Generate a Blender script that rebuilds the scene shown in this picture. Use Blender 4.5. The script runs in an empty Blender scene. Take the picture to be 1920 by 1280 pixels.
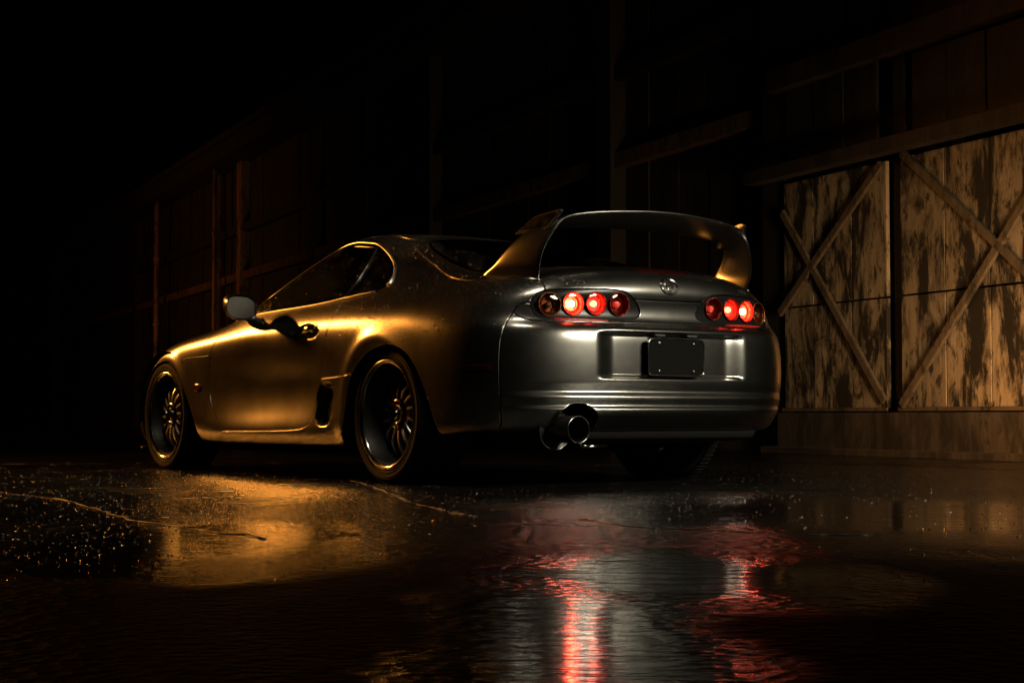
import bpy, bmesh, math, random
import numpy as np
from mathutils import Vector, Matrix
from mathutils.geometry import delaunay_2d_cdt
random.seed(4); rng = np.random.default_rng(4)
scene = bpy.context.scene
COL = scene.collection

# ---------------------------------------------------------------- camera
cam_d = bpy.data.cameras.new('camera'); cam = bpy.data.objects.new('camera', cam_d); COL.objects.link(cam)
cam.location = (0, 0, .3057); cam.rotation_euler = (math.pi/2+.0437, 0, 0)
cam_d.lens = 60.0; cam_d.sensor_width = 36; cam_d.clip_end = 600; cam_d.clip_start = .05
scene.camera = cam

# ---------------------------------------------------------------- night sky
world = bpy.data.worlds.new('World'); scene.world = world; world.use_nodes = True
wn = world.node_tree.nodes; wl = world.node_tree.links
sky = wn.new('ShaderNodeTexSky'); sky.sky_type = 'NISHITA'; sky.sun_disc = False
sky.sun_elevation = math.radians(-6); sky.sun_rotation = math.radians(200)
wl.new(sky.outputs[0], wn['Background'].inputs[0]); wn['Background'].inputs[1].default_value = .0006

# ---------------------------------------------------------------- yard lamps and added fills (all outside the frame)
def lamp(name, loc, target, watt, color, sx, sy=None, spread=None, shape='RECTANGLE'):
    d = bpy.data.lights.new(name, 'AREA'); d.energy = watt; d.color = color
    d.shape = shape; d.size = sx; d.size_y = sy or sx
    if spread: d.spread = math.radians(spread)
    o = bpy.data.objects.new(name, d); COL.objects.link(o); o.location = loc
    o.rotation_euler = (Vector(target)-Vector(loc)).to_track_quat('-Z', 'Y').to_euler()
    return o
AMBER = (1.0, .35, .048)
lamp('sodium_flood_lamp', (-9.6, 15.8, 4.4), (-1.6, 9.4, .6), 95, AMBER, 1.5, 1.3, 60)
lamp('white_yard_lamp', (5.7, 3.0, 3.3), (.6, 7.3, .5), 105, (1.0, .91, .68), 2.6, 1.0, 70, 'ELLIPSE')
lamp('overhead_fill', (-.8, 4.6, 7.5), (-.3, 8.2, .8), 22, (1.0, .86, .64), 1.2, .6, 70)  # weak overhead fill, added to grey the rear pillar and haunch
lamp('door_fill', (3.5, 8.2, .8), (3.0, 13.0, .95), 13, (1.0, .70, .36), .6, .4, 52)  # added fill aimed at the doors, no fixture
lamp('wall_foot_lamp', (3.40, 10.3, .25), (3.35, 12.4, .45), 24, (1.0, .38, .08), .35, .25, 130)
lamp('far_wall_fill', (-12.6, 31, 2.6), (-7.6, 37.5, 2.2), 62, (1.0, .34, .06), .6, .4, 160)  # amber fill, added to bring out the far posts and pipes
scene.view_settings.view_transform = 'Standard'; scene.view_settings.look = 'None'
scene.view_settings.exposure = 0; scene.view_settings.gamma = 1; scene.view_settings.use_curve_mapping = False
scene.cycles.max_bounces = 6; scene.cycles.transparent_max_bounces = 6; scene.cycles.diffuse_bounces = 2; scene.cycles.sample_clamp_indirect = 6; scene.cycles.caustics_reflective = False
scene.cycles.caustics_refractive = False; scene.cycles.use_denoising = True

# ---------------------------------------------------------------- materials
def mat(name):
    m = bpy.data.materials.new(name); m.use_nodes = True
    return m, m.node_tree.nodes, m.node_tree.links, m.node_tree.nodes['Principled BSDF']
def simple(name, col, rough=.5, metal=0, coat=0, spec=.5, emit=None, es=0, coat_rough=.05):
    m, n, l, b = mat(name)
    b.inputs['Base Color'].default_value = (*col, 1); b.inputs['Roughness'].default_value = rough
    b.inputs['Metallic'].default_value = metal; b.inputs['Coat Weight'].default_value = coat
    b.inputs['Coat Roughness'].default_value = coat_rough; b.inputs['Specular IOR Level'].default_value = spec
    if emit: b.inputs['Emission Color'].default_value = (*emit, 1); b.inputs['Emission Strength'].default_value = es
    return m
def node(n, t, **kw):
    x = n.new(t)
    for k, v in kw.items(): setattr(x, k, v)
    return x
def ramp(n, l, src, stops, interp='LINEAR'):
    r = n.new('ShaderNodeValToRGB'); r.color_ramp.interpolation = interp
    while len(r.color_ramp.elements) < len(stops): r.color_ramp.elements.new(.5)
    for e, (p, c) in zip(r.color_ramp.elements, stops):
        e.position = p; e.color = (*c, 1) if isinstance(c, tuple) else (c, c, c, 1)
    l.new(src, r.inputs[0]); return r
def noise(n, l, vec, scale, detail=4, rough=.55, dist=0):
    t = n.new('ShaderNodeTexNoise'); t.inputs['Scale'].default_value = scale; t.inputs['Detail'].default_value = detail
    t.inputs['Roughness'].default_value = rough; t.inputs['Distortion'].default_value = dist
    l.new(vec, t.inputs['Vector']); return t
def mapping(n, l, src, sc=(1,1,1), rot=(0,0,0)):
    m = n.new('ShaderNodeMapping'); m.inputs['Scale'].default_value = sc; m.inputs['Rotation'].default_value = rot
    l.new(src, m.inputs['Vector']); return m.outputs[0]
def mth(n, l, op, a, b=None, clamp=False):
    m = n.new('ShaderNodeMath'); m.operation = op; m.use_clamp = clamp
    for i, s in enumerate((a, b)):
        if s is None: continue
        if isinstance(s, (int, float)): m.inputs[i].default_value = s
        else: l.new(s, m.inputs[i])
    return m.outputs[0]

def beads(n, l, vec, scale, lo, hi, thr=.55, patch=2.2):
    """height of water beads: round domes scattered in patches"""
    v = n.new('ShaderNodeTexVoronoi'); v.feature = 'F1'; v.inputs['Scale'].default_value = scale
    v.inputs['Randomness'].default_value = 1; l.new(vec, v.inputs['Vector'])
    pn = noise(n, l, vec, patch, 3)
    sel = mth(n, l, 'GREATER_THAN', v.outputs['Color'], thr)
    dome = ramp(n, l, v.outputs['Distance'], [(0, 1.0), (lo, .75), (hi, 0.0), (1, 0.0)], 'EASE')
    pm = ramp(n, l, pn.outputs[0], [(.40, 0.0), (.56, 1.0)])
    return mth(n, l, 'MULTIPLY', mth(n, l, 'MULTIPLY', dome.outputs[0], sel), pm.outputs[0])

def make_paint():
    m, n, l, b = mat('silver_paint')
    tc = n.new('ShaderNodeTexCoord')
    b.inputs['Base Color'].default_value = (.27,.265,.25,1)
    b.inputs['Metallic'].default_value = 1.0
    gr = noise(n, l, tc.outputs['Object'], 3, 6, .7)
    r = ramp(n, l, gr.outputs[0], [(.3, .22), (.7, .27)]); l.new(r.outputs[0], b.inputs['Roughness'])
    b.inputs['Coat Weight'].default_value = .45; b.inputs['Coat Roughness'].default_value = .13
    return m
def make_glass(name, tint, beadsc=170, rough=.03):
    m, n, l, b = mat(name)
    out = n['Material Output']; n.remove(b)
    tc = n.new('ShaderNodeTexCoord')
    g = n.new('ShaderNodeBsdfGlossy'); g.inputs['Roughness'].default_value = rough; g.inputs['Color'].default_value = (.9,.9,.9,1)
    t = n.new('ShaderNodeBsdfTransparent'); t.inputs['Color'].default_value = (*tint, 1)
    f = n.new('ShaderNodeFresnel'); f.inputs['IOR'].default_value = 1.5
    if beadsc:
        h = beads(n, l, tc.outputs['Object'], beadsc, .12, .34, .45, 3.0)
        bp = n.new('ShaderNodeBump'); bp.inputs['Strength'].default_value = .8; bp.inputs['Distance'].default_value = .002
        l.new(h, bp.inputs['Height']); l.new(bp.outputs[0], g.inputs['Normal']); l.new(bp.outputs[0], f.inputs['Normal'])
    mx = n.new('ShaderNodeMixShader'); l.new(f.outputs[0], mx.inputs[0]); l.new(t.outputs[0], mx.inputs[1]); l.new(g.outputs[0], mx.inputs[2])
    l.new(mx.outputs[0], out.inputs[0])
    return m
def make_ground():
    m, n, l, b = mat('wet_asphalt')
    geo = n.new('ShaderNodeNewGeometry'); pos = geo.outputs['Position']
    wob = noise(n, l, pos, 2.3, 5, .6)
    wv = n.new('ShaderNodeVectorMath'); wv.operation = 'MULTIPLY_ADD'; l.new(wob.outputs['Color'], wv.inputs[0]); wv.inputs[1].default_value = (.36,.6,0); wv.inputs[2].default_value = (-.18,-.3,0)
    wp = n.new('ShaderNodeVectorMath'); wp.operation = 'ADD'; l.new(pos, wp.inputs[0]); l.new(wv.outputs[0], wp.inputs[1])
    wet = None
    for cx, cy, rx, ry in PUDDLES:                                          # standing water in the hollows of the yard
        s = n.new('ShaderNodeVectorMath'); s.operation = 'MULTIPLY_ADD'; l.new(wp.outputs[0], s.inputs[0]); s.inputs[1].default_value = (1/rx, 1/ry, 0); s.inputs[2].default_value = (-cx/rx, -cy/ry, 0)
        d = n.new('ShaderNodeVectorMath'); d.operation = 'LENGTH'; l.new(s.outputs[0], d.inputs[0])
        r = ramp(n, l, d.outputs['Value'], [(.30, 1.0), (1.0, 0.0)], 'EASE')
        wet = r.outputs[0] if wet is None else mth(n, l, 'MAXIMUM', wet, r.outputs[0])
    big = noise(n, l, pos, .8, 5, .6, .3)
    damp = ramp(n, l, big.outputs[0], [(.36, 1.0), (.66, 0.0)])             # thin film over the aggregate
    sx = n.new('ShaderNodeSeparateXYZ'); l.new(wp.outputs[0], sx.inputs[0])
    fall = ramp(n, l, mth(n, l, 'MULTIPLY', sx.outputs[1], .1), [(.31, 0.0), (.48, 1.0)], 'EASE')   # the near strip of the yard has dried off
    film = mth(n, l, 'MULTIPLY', damp.outputs[0], fall.outputs[0])
    dry = mth(n, l, 'SUBTRACT', 1.0, wet, True)
    col = noise(n, l, pos, 3.0, 6, .65)
    c = ramp(n, l, col.outputs[0], [(.3, (.003,.0028,.0026)), (.7, (.008,.0074,.0066))]); l.new(c.outputs[0], b.inputs['Base Color'])
    gr = noise(n, l, pos, 45, 4, .7)
    ro = ramp(n, l, mth(n, l, 'MAXIMUM', wet, mth(n, l, 'MULTIPLY', film, .7)), [(0, .50), (.25, .22), (.6, .12), (1, .085)])
    rr = mth(n, l, 'ADD', ro.outputs[0], mth(n, l, 'MULTIPLY', mth(n, l, 'SUBTRACT', gr.outputs[0], .5), .08), True)
    l.new(rr, b.inputs['Roughness'])
    sp = ramp(n, l, mth(n, l, 'MAXIMUM', wet, film), [(0, .3), (.6, .45), (1, .5)]); l.new(sp.outputs[0], b.inputs['Specular IOR Level'])
    io = ramp(n, l, mth(n, l, 'MAXIMUM', wet, film), [(0, .05), (.5, .24), (1, .36)]); l.new(mth(n, l, 'ADD', io.outputs[0], 1.0), b.inputs['IOR'])
    vo = n.new('ShaderNodeTexVoronoi'); vo.inputs['Scale'].default_value = 34; l.new(pos, vo.inputs['Vector'])
    gh = mth(n, l, 'MULTIPLY', mth(n, l, 'ADD', vo.outputs['Distance'], mth(n, l, 'MULTIPLY', gr.outputs[0], .5)), dry)
    rip = noise(n, l, mapping(n, l, pos, (1, 2.6, 1)), 7.0, 4, .55, .5)
    rip2 = noise(n, l, pos, 1.3, 2, .5)
    b1 = n.new('ShaderNodeBump'); b1.inputs['Strength'].default_value = .60; b1.inputs['Distance'].default_value = .012; l.new(gh, b1.inputs['Height'])
    b2 = n.new('ShaderNodeBump'); b2.inputs['Strength'].default_value = .24; b2.inputs['Distance'].default_value = .006; l.new(mth(n, l, 'MULTIPLY', rip.outputs[0], mth(n, l, 'MAXIMUM', wet, film)), b2.inputs['Height']); l.new(b1.outputs[0], b2.inputs['Normal'])
    b3 = n.new('ShaderNodeBump'); b3.inputs['Strength'].default_value = .06; b3.inputs['Distance'].default_value = .02; l.new(rip2.outputs[0], b3.inputs['Height']); l.new(b2.outputs[0], b3.inputs['Normal'])
    l.new(b3.outputs[0], b.inputs['Normal'])
    return m
PUDDLES = [(.09,2.2,.30,1.6), (.33,3.3,.50,.85), (1.35,5.3,1.5,1.8), (-.72,4.3,.62,1.45)]
def make_wood(name, c0, c1, stain, thr=(.44,.60), rough=.75):
    """weathered boards: vertical grain, dark weeping stains and worn patches"""
    m, n, l, b = mat(name)
    tc = n.new('ShaderNodeTexCoord'); oi = n.new('ShaderNodeObjectInfo')
    geo = n.new('ShaderNodeNewGeometry'); pos = geo.outputs['Position']
    gr = noise(n, l, mapping(n, l, pos, (7, 7, .7)), 3.0, 7, .6, .2)
    base = ramp(n, l, gr.outputs[0], [(.28, c0), (.72, c1)])
    var = mth(n, l, 'ADD', mth(n, l, 'MULTIPLY', oi.outputs['Random'], .35), .80)
    hv = n.new('ShaderNodeHueSaturation'); l.new(base.outputs[0], hv.inputs['Color']); l.new(var, hv.inputs['Value'])
    st1 = noise(n, l, mapping(n, l, pos, (2.4, 2.4, .8)), 1.5, 7, .72, .35)
    k = ramp(n, l, st1.outputs[0], [(thr[0], 1.0), (thr[1], 0.0)])
    sp = noise(n, l, mapping(n, l, pos, (4, 4, 2.0)), 3.0, 6, .65, .4)
    k2 = ramp(n, l, sp.outputs[0], [(.54, 0.0), (.63, .92)])
    kk = mth(n, l, 'MAXIMUM', k.outputs[0], k2.outputs[0])
    mx = n.new('ShaderNodeMix'); mx.data_type = 'RGBA'; l.new(kk, mx.inputs[0]); l.new(hv.outputs[0], mx.inputs[6]); mx.inputs[7].default_value = (*stain, 1)
    l.new(mx.outputs[2], b.inputs['Base Color']); b.inputs['Roughness'].default_value = rough
    bp = n.new('ShaderNodeBump'); bp.inputs['Strength'].default_value = .45; bp.inputs['Distance'].default_value = .0006
    l.new(gr.outputs[0], bp.inputs['Height']); l.new(bp.outputs[0], b.inputs['Normal'])
    return m
def make_metal(name, c, rough, metal=1.0, var=.1, sc=20):
    m, n, l, b = mat(name); tc = n.new('ShaderNodeTexCoord')
    t = noise(n, l, tc.outputs['Object'], sc, 5, .6)
    r = ramp(n, l, t.outputs[0], [(.3, max(rough-var, .02)), (.7, rough+var)]); l.new(r.outputs[0], b.inputs['Roughness'])
    b.inputs['Base Color'].default_value = (*c, 1); b.inputs['Metallic'].default_value = metal
    return m
def make_lens(name, c, es):
    m, n, l, b = mat(name); tc = n.new('ShaderNodeTexCoord')
    v = n.new('ShaderNodeTexVoronoi'); v.inputs['Scale'].default_value = 230; l.new(tc.outputs['Object'], v.inputs['Vector'])
    bp = n.new('ShaderNodeBump'); bp.inputs['Strength'].default_value = .8; bp.inputs['Distance'].default_value = .002
    l.new(v.outputs['Distance'], bp.inputs['Height']); l.new(bp.outputs[0], b.inputs['Normal'])
    b.inputs['Base Color'].default_value = (*c, 1); b.inputs['Metallic'].default_value = .75; b.inputs['Roughness'].default_value = .22
    if es: b.inputs['Emission Color'].default_value = (*c, 1); b.inputs['Emission Strength'].default_value = es
    return m
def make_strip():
    m, n, l, b = mat('lens_glow_red'); tc = n.new('ShaderNodeTexCoord')
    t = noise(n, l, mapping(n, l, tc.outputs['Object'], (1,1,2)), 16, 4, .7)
    r = ramp(n, l, t.outputs[0], [(.45, .0), (.72, .40)])  # patchy emission: red lamp glow on the lens edge is painted in
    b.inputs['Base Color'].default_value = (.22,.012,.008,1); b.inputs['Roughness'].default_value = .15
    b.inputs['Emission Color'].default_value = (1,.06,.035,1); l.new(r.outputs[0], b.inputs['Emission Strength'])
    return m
M = {}
M['paint'] = make_paint()
M['glass'] = make_glass('tinted_glass', (.035,.035,.035))
M['lamp_glass'] = make_glass('lamp_cover_glass', (.80,.70,.70), 260)
M['ground'] = make_ground()
M['gloss_black'] = simple('gloss_black_trim', (.012,.012,.012), .16, 0, .4)
M['lamp_black'] = simple('lamp_housing_black', (.006,.006,.006), .28, 0, 0, .18)
M['rubber_trim'] = simple('rubber_seal', (.02,.02,.02), .32)
M['satin_black'] = simple('satin_black_plastic', (.018,.018,.018), .45)
M['void'] = simple('underbody_black', (.003,.003,.003), .9, spec=0)
M['tyre'] = simple('tyre_rubber', (.006,.0058,.0056), .7, 0, 0, .15)
M['rim_lip'] = make_metal('polished_rim', (.62,.60,.57), .16, 1, .05)
M['rim_dark'] = make_metal('smoked_rim', (.016,.0155,.015), .5, .3, .06)
M['spoke'] = make_metal('spoke_metal', (.72,.70,.67), .34, 1, .06)
M['chrome'] = make_metal('chrome', (.75,.74,.72), .10, 1, .04)
M['satin_metal'] = make_metal('satin_highlight', (.62,.60,.57), .30, 1, .04)
M['dark_chrome'] = make_metal('dark_chrome', (.30,.29,.28), .18, 1, .05)
M['steel'] = make_metal('exhaust_steel', (.045,.043,.04), .42, .8, .1)
M['water'] = make_glass('water_beads', (.75,.75,.75), 0, .16)
M['mirror'] = simple('mirror_glass', (.022,.020,.018), .30, 1)
M['red_dark'] = make_lens('red_reflector', (.16,.010,.006), 0)
M['red_lit'] = make_lens('red_reflector_lit', (.90,.16,.11), 0)  # paler than the unlit bowl: bulb glare is put into the base colour
M['amber_dark'] = make_lens('amber_reflector', (.20,.055,.012), 0)
M['marker_red'] = simple('marker_red', (.014,.002,.0015), .15, 0, .4)
M['marker_amber'] = simple('marker_amber', (.10,.02,.004), .15, 0, .6)
M['bulb_hot'] = simple('bulb_hot', (.9,.1,.06), .3, emit=(1,.10,.04), es=200)
M['bulb_mid'] = simple('bulb_mid', (.9,.1,.06), .3, emit=(1,.08,.04), es=20)
M['bulb_low'] = simple('bulb_low', (.6,.1,.06), .3, emit=(1,.06,.03), es=.5)
M['lens_glow_strip'] = make_strip()
M['bulb_off'] = simple('bulb_off', (.12,.07,.03), .2)
M['grit'] = simple('wet_grit', (.012,.011,.010), .10, 0, .8, .6)
M['plate'] = simple('blank_plate', (.005,.005,.0045), .5, 0, 0, .02)
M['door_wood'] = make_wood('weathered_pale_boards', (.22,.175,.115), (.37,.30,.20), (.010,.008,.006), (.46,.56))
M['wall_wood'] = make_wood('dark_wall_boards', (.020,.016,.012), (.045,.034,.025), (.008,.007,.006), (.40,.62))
M['beam_wood'] = make_wood('timber', (.09,.055,.03), (.17,.105,.06), (.02,.014,.009), (.36,.5))
M['brace_wood'] = make_wood('brace_boards', (.075,.056,.036), (.135,.105,.07), (.02,.016,.012), (.36,.5))
M['post_dark'] = make_wood('shade_black_wood', (.007,.006,.005), (.014,.011,.009), (.004,.0035,.003), (.3,.4))  # near black: the unlit look of posts and girts is in the colour
M['rust_pipe'] = make_wood('rusty_pipe', (.20,.10,.045), (.34,.19,.09), (.05,.025,.012), (.40,.52), .55)
M['concrete'] = make_wood('stained_concrete', (.035,.029,.023), (.065,.053,.042), (.012,.010,.008), (.42,.58), .8)

# ---------------------------------------------------------------- object helpers
def link(o, parent=None):
    COL.objects.link(o)
    if parent is not None: o.parent = parent
    return o
def mesh_obj(name, verts, faces, m, parent=None, smooth=True, normals=None):
    me = bpy.data.meshes.new(name); me.from_pydata([tuple(map(float, p)) for p in verts], [], [tuple(map(int, f)) for f in faces]); me.materials.append(m)
    if smooth: me.polygons.foreach_set('use_smooth', [True]*len(me.polygons))
    if normals is not None: me.normals_split_custom_set_from_vertices([tuple(map(float, q)) for q in normals])
    me.update()
    return link(bpy.data.objects.new(name, me), parent)
def bm_obj(name, bm, m, parent=None, smooth=False, bevel=0, angle=None):
    me = bpy.data.meshes.new(name); bm.normal_update(); bm.to_mesh(me); bm.free(); me.materials.append(m)
    if smooth:
        me.polygons.foreach_set('use_smooth', [True]*len(me.polygons))
        me.set_sharp_from_angle(angle=math.radians(angle or 40))
    o = link(bpy.data.objects.new(name, me), parent)
    if bevel:
        b = o.modifiers.new('bevel', 'BEVEL'); b.width = bevel; b.segments = 2; b.limit_method = 'ANGLE'
    return o
def tag(o, label, cat, group=None):
    o['label'] = label; o['category'] = cat
    if group: o['group'] = group
    return o
def empty(name, loc=(0,0,0), rz=0, parent=None):
    o = bpy.data.objects.new(name, None); o.empty_display_size = .1; link(o, parent); o.location = loc; o.rotation_euler = (0,0,rz); return o
def box_mesh(bm, c, s, R=None):
    r = bmesh.ops.create_cube(bm, size=1.0)
    mt = Matrix.Translation(c) @ (R.to_4x4() if R else Matrix()) @ Matrix.Diagonal((*s, 1))
    bmesh.ops.transform(bm, matrix=mt, verts=r['verts'])
def lathe(profile, n=64, axis='y', closed=False):
    """profile: (radius, offset along axis)"""
    V, F = [], []; k = len(profile)
    for i in range(n):
        a = 2*math.pi*i/n
        for r, o in profile:
            V.append((r*math.cos(a), o, r*math.sin(a)) if axis == 'y' else (o, r*math.cos(a), r*math.sin(a)))
    for i in range(n):
        j = (i+1) % n
        for q in range(k-1 + (1 if closed else 0)):
            p = (q+1) % k
            F.append((i*k+q, i*k+p, j*k+p, j*k+q))
    return V, F
def tube(path, r, n=10, closed=False, cap=True, flat=None):
    """sweep a round (or flattened) section along a 3-D path"""
    P = np.array(path, float); k = len(P); V, F = [], []
    up = np.array([0,0,1.])
    for i in range(k):
        t = (P[(i+1) % k]-P[(i-1) % k]) if closed else (P[min(i+1,k-1)]-P[max(i-1,0)])
        t /= np.linalg.norm(t)+1e-9
        a = np.cross(t, up)
        if np.linalg.norm(a) < .05: a = np.cross(t, [1,0,0])
        a /= np.linalg.norm(a); b = np.cross(a, t)
        rr = r[i] if hasattr(r, '__len__') else r
        for q in range(n):
            w = 2*math.pi*q/n
            V.append(P[i]+a*math.cos(w)*rr+b*math.sin(w)*rr*(flat or 1))
    for i in range(k if closed else k-1):
        j = (i+1) % k
        for q in range(n): F.append((i*n+q, i*n+(q+1)%n, j*n+(q+1)%n, j*n+q))
    if cap and not closed: F.append(tuple(range(n))[::-1]); F.append(tuple((k-1)*n+q for q in range(n)))
    return V, F
# ---------------------------------------------------------------- ground
g = bmesh.new(); bmesh.ops.create_grid(g, x_segments=4, y_segments=4, size=170)
go = bm_obj('ground', g, M['ground']); go['kind'] = 'structure'

for path in ([(-2.6,7.6),(-1.65,6.3),(-1.35,5.6),(-1.1,5.0),(-.83,4.6),(-.58,4.25)], [(-.75,8.1),(-.56,7.2),(-.44,6.5),(-.33,5.95),(-.2,5.5),(-.1,5.15)], [(.2,5.1),(.31,4.77),(.50,4.6),(.72,4.45),(.95,4.40)]):
    P = []
    for (x0, y0), (x1, y1) in zip(path[:-1], path[1:]):
        for t in np.linspace(0, 1, 9, endpoint=False): P.append((x0+(x1-x0)*t+rng.normal(0,.008), y0+(y1-y0)*t+rng.normal(0,.012), .0005))
    V, F = tube(P, [random.choice((.0008,.003,.006,.009)) for _ in P], 8, flat=.4); mesh_obj('crack_seal', V, F, M['satin_black'], go)

# loose wet grit lying on the asphalt
def grit(n):
    V, F = [], []; k = 6; a = [2*math.pi*i/k for i in range(k)]
    while n > 0:
        y = rng.uniform(3.2, 11.5); x = rng.uniform(-3.4, 2.2)
        c = .5+.5*math.sin(x*3.1+1.7*math.sin(y*1.3))*math.sin(y*2.3+x*1.1)
        w = (1.0 if x < -.9 else .32)*(.25+.75*c)*(1.0 if y > 4.6 or x < -.7 else .25)
        if rng.random() > w: continue
        n -= 1; r = rng.uniform(.0014, .0046); h_ = r*rng.uniform(.35, .7); b0 = len(V); tx, ty = rng.normal(0, .25, 2)
        for rr, hh in ((1.0, -.1), (.72, .68)):
            for w_ in a: V.append((x+r*rr*math.cos(w_)*rng.uniform(.85,1.15)+tx*r*hh, y+r*rr*math.sin(w_)*rng.uniform(.85,1.15)+ty*r*hh, h_*hh))
        V.append((x+tx*r, y+ty*r, h_))
        for i in range(k):
            j = (i+1) % k; F += [(b0+i, b0+j, b0+k+j, b0+k+i), (b0+k+i, b0+k+j, b0+2*k)]
    o = mesh_obj('loose_grit', V, F, M['grit']); o['kind'] = 'stuff'; tag(o, 'fine wet grit glinting on the black asphalt', 'grit')
grit(15000)

# ---------------------------------------------------------------- long timber shed
WO = np.array([2.37, 14.6]); WA = np.array([.391, -.9204]); WN = np.array([-.9204, -.391])
shed = empty('timber_shed', (WO[0], WO[1], 0), math.atan2(WA[1], WA[0]))
tag(shed, 'long dark timber shed with pale braced doors behind the silver coupe', 'shed')
# local frame: x = along the wall towards the camera's right, -y = out of the wall (towards the yard), z up
def sbox(name, x0, x1, y0, y1, z0, z1, m, parent=shed, bevel=.006):
    b = bmesh.new(); box_mesh(b, ((x0+x1)/2, -(y0+y1)/2, (z0+z1)/2), (abs(x1-x0), abs(y1-y0), abs(z1-z0)))
    return bm_obj(name, b, m, parent, bevel=bevel)
def brace(name, x0, z0, x1, z1, w, y0, y1, m, parent):
    L = math.hypot(x1-x0, z1-z0); a = math.atan2(z1-z0, x1-x0)
    b = bmesh.new(); box_mesh(b, ((x0+x1)/2, -(y0+y1)/2, (z0+z1)/2), (L, abs(y1-y0), w), Matrix.Rotation(-a, 3, 'Y'))
    return bm_obj(name, b, m, parent, bevel=.005)
S0 = -0.063; S1 = 1.433; S2 = 1.605; S3 = S2+2.9
def door(x0, x1, seams, braces, part_name):
    d = empty(part_name, (0,0,0), 0, shed)
    ed = [x0]+seams+[x1]
    for a, b in zip(ed[:-1], ed[1:]):
        for z0, z1 in ((.37, 1.225), (1.24, 2.30)):
            sbox('panel', a+.006, b-.006, -.03, random.uniform(.0,.008), z0, z1, M['door_wood'], d, .004)
    for q in braces: brace('brace', *q, .066, .012, .045, M['brace_wood'], d)
    sbox('bottom_rail', x0-.01, x1+.01, .010, .028, .345, .375, M['brace_wood'], d, .004)
    return d
a1 = (1.398, 2.278); a2 = (-0.097, 1.187); a3 = (-0.046, 2.054); a4 = (1.419, 0.422)
door(S0, S1, [0.400, 0.956], [(*a1, *a2), (*a3, *a4)], 'barn_door')
b1 = (1.666, 2.331); b2 = (1.639, 0.388); b3 = (2.747, 1.46)
w = S3-S2
door(S2, S3, [2.156, 2.672, 2.672+.55, 2.672+1.05, 2.672+1.5], [(*b1, b1[0]+2.45, .55), (b2[0], b2[1], b2[0]+(b3[0]-b2[0])*1.75, b2[1]+(b3[1]-b2[1])*1.75)], 'barn_door')
# plinth, posts, lintels, upper cladding of the door bay
sbox('plinth', S0-.05, S3+1, -.15, .05, -.05, .335, M['concrete'])
sbox('footing', S0-.05, S3+1, .05, .22, -.05, .05, M['concrete'])
for s0, s1, y in ((-0.473, S0-.02, -.03), (S1+.01, S2-.01, -.05), (S3+.02, S3+.22, .16)):
    sbox('post', s0, s1, -.1, y, -.02, 5.2, M['post_dark'], bevel=.01)
sbox('door_rail', -0.411, S3+.6, .06, .20, 2.325, 2.44, M['wall_wood'])
sbox('upper_girt', -0.149, S3+.6, .0, .12, 3.10, 3.29, M['wall_wood'])
x = S0
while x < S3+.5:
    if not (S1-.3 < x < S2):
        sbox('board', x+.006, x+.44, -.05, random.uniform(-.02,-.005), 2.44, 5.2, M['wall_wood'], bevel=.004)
    x += .45
# the receding part of the wall
xl = -0.536; xe = -95
k = 0; x = xl
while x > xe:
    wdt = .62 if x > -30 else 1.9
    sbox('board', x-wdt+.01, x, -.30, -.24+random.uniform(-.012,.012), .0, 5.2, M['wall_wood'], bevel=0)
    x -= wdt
for z in (.95, 2.92, 3.84): sbox('girt', xe, xl, -.24, -.10, z, z+.16, M['beam_wood' if z == 2.92 else 'post_dark'])  # one girt paler, the rest near black: lamplight put into the colour
sbox('base_board', xe, xl, -.24, -.15, -.02, .28, M['concrete'])
for s in (-3.69, -9.19, -14.82, -19.64, -21.65, -30.39, -44.42):
    sbox('post', s-.16, s+.16, -.24, -.05, -.02, 5.2, M['rust_pipe' if -22 < s < -19 else 'post_dark'], bevel=.01)  # posts by the thin pipe carry a paler, lamplit colour
sbox('backing', xe, xl, -.42, -.34, 0, 5.2, M['post_dark'], bevel=0); sbox('backing', xl, S3+1, -.42, -.34, 0, 5.2, M['post_dark'], bevel=0)  # dark sheet added behind the boards to close off light slits
sbox('eaves_board', xe, S3+1, -.3, .35, 5.2, 5.5, M['post_dark'])
sbox('roof', xe, S3+1, -6, .45, 5.5, 5.62, M['post_dark'])
for s, r, lab in ((-26.63, .065, 'tall rusty pipe lit orange, farthest along the shed wall'), (-20.87, .045, 'thin rusty pipe standing by the shed wall near the side mirror')):
    c = WO+WA*s+WN*.12
    V, F = tube([(0,0,-.02),(0,0,2.2),(0,0,5.3)], r, 14); o = mesh_obj('downpipe', V, F, M['rust_pipe']); o.location = (c[0], c[1], 0)
    for zz in (.9, 2.4, 3.9):
        V, F = lathe([(r*.9, -.03),(r*1.35,-.03),(r*1.35,.03),(r*.9,.03)], 14); b = mesh_obj('collar', V, F, M['rust_pipe'], o, smooth=False)
        b.rotation_euler = (math.pi/2,0,0); b.location = (0,0,zz)
    tag(o, lab, 'pipe', 'pipes on the shed wall')

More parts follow.
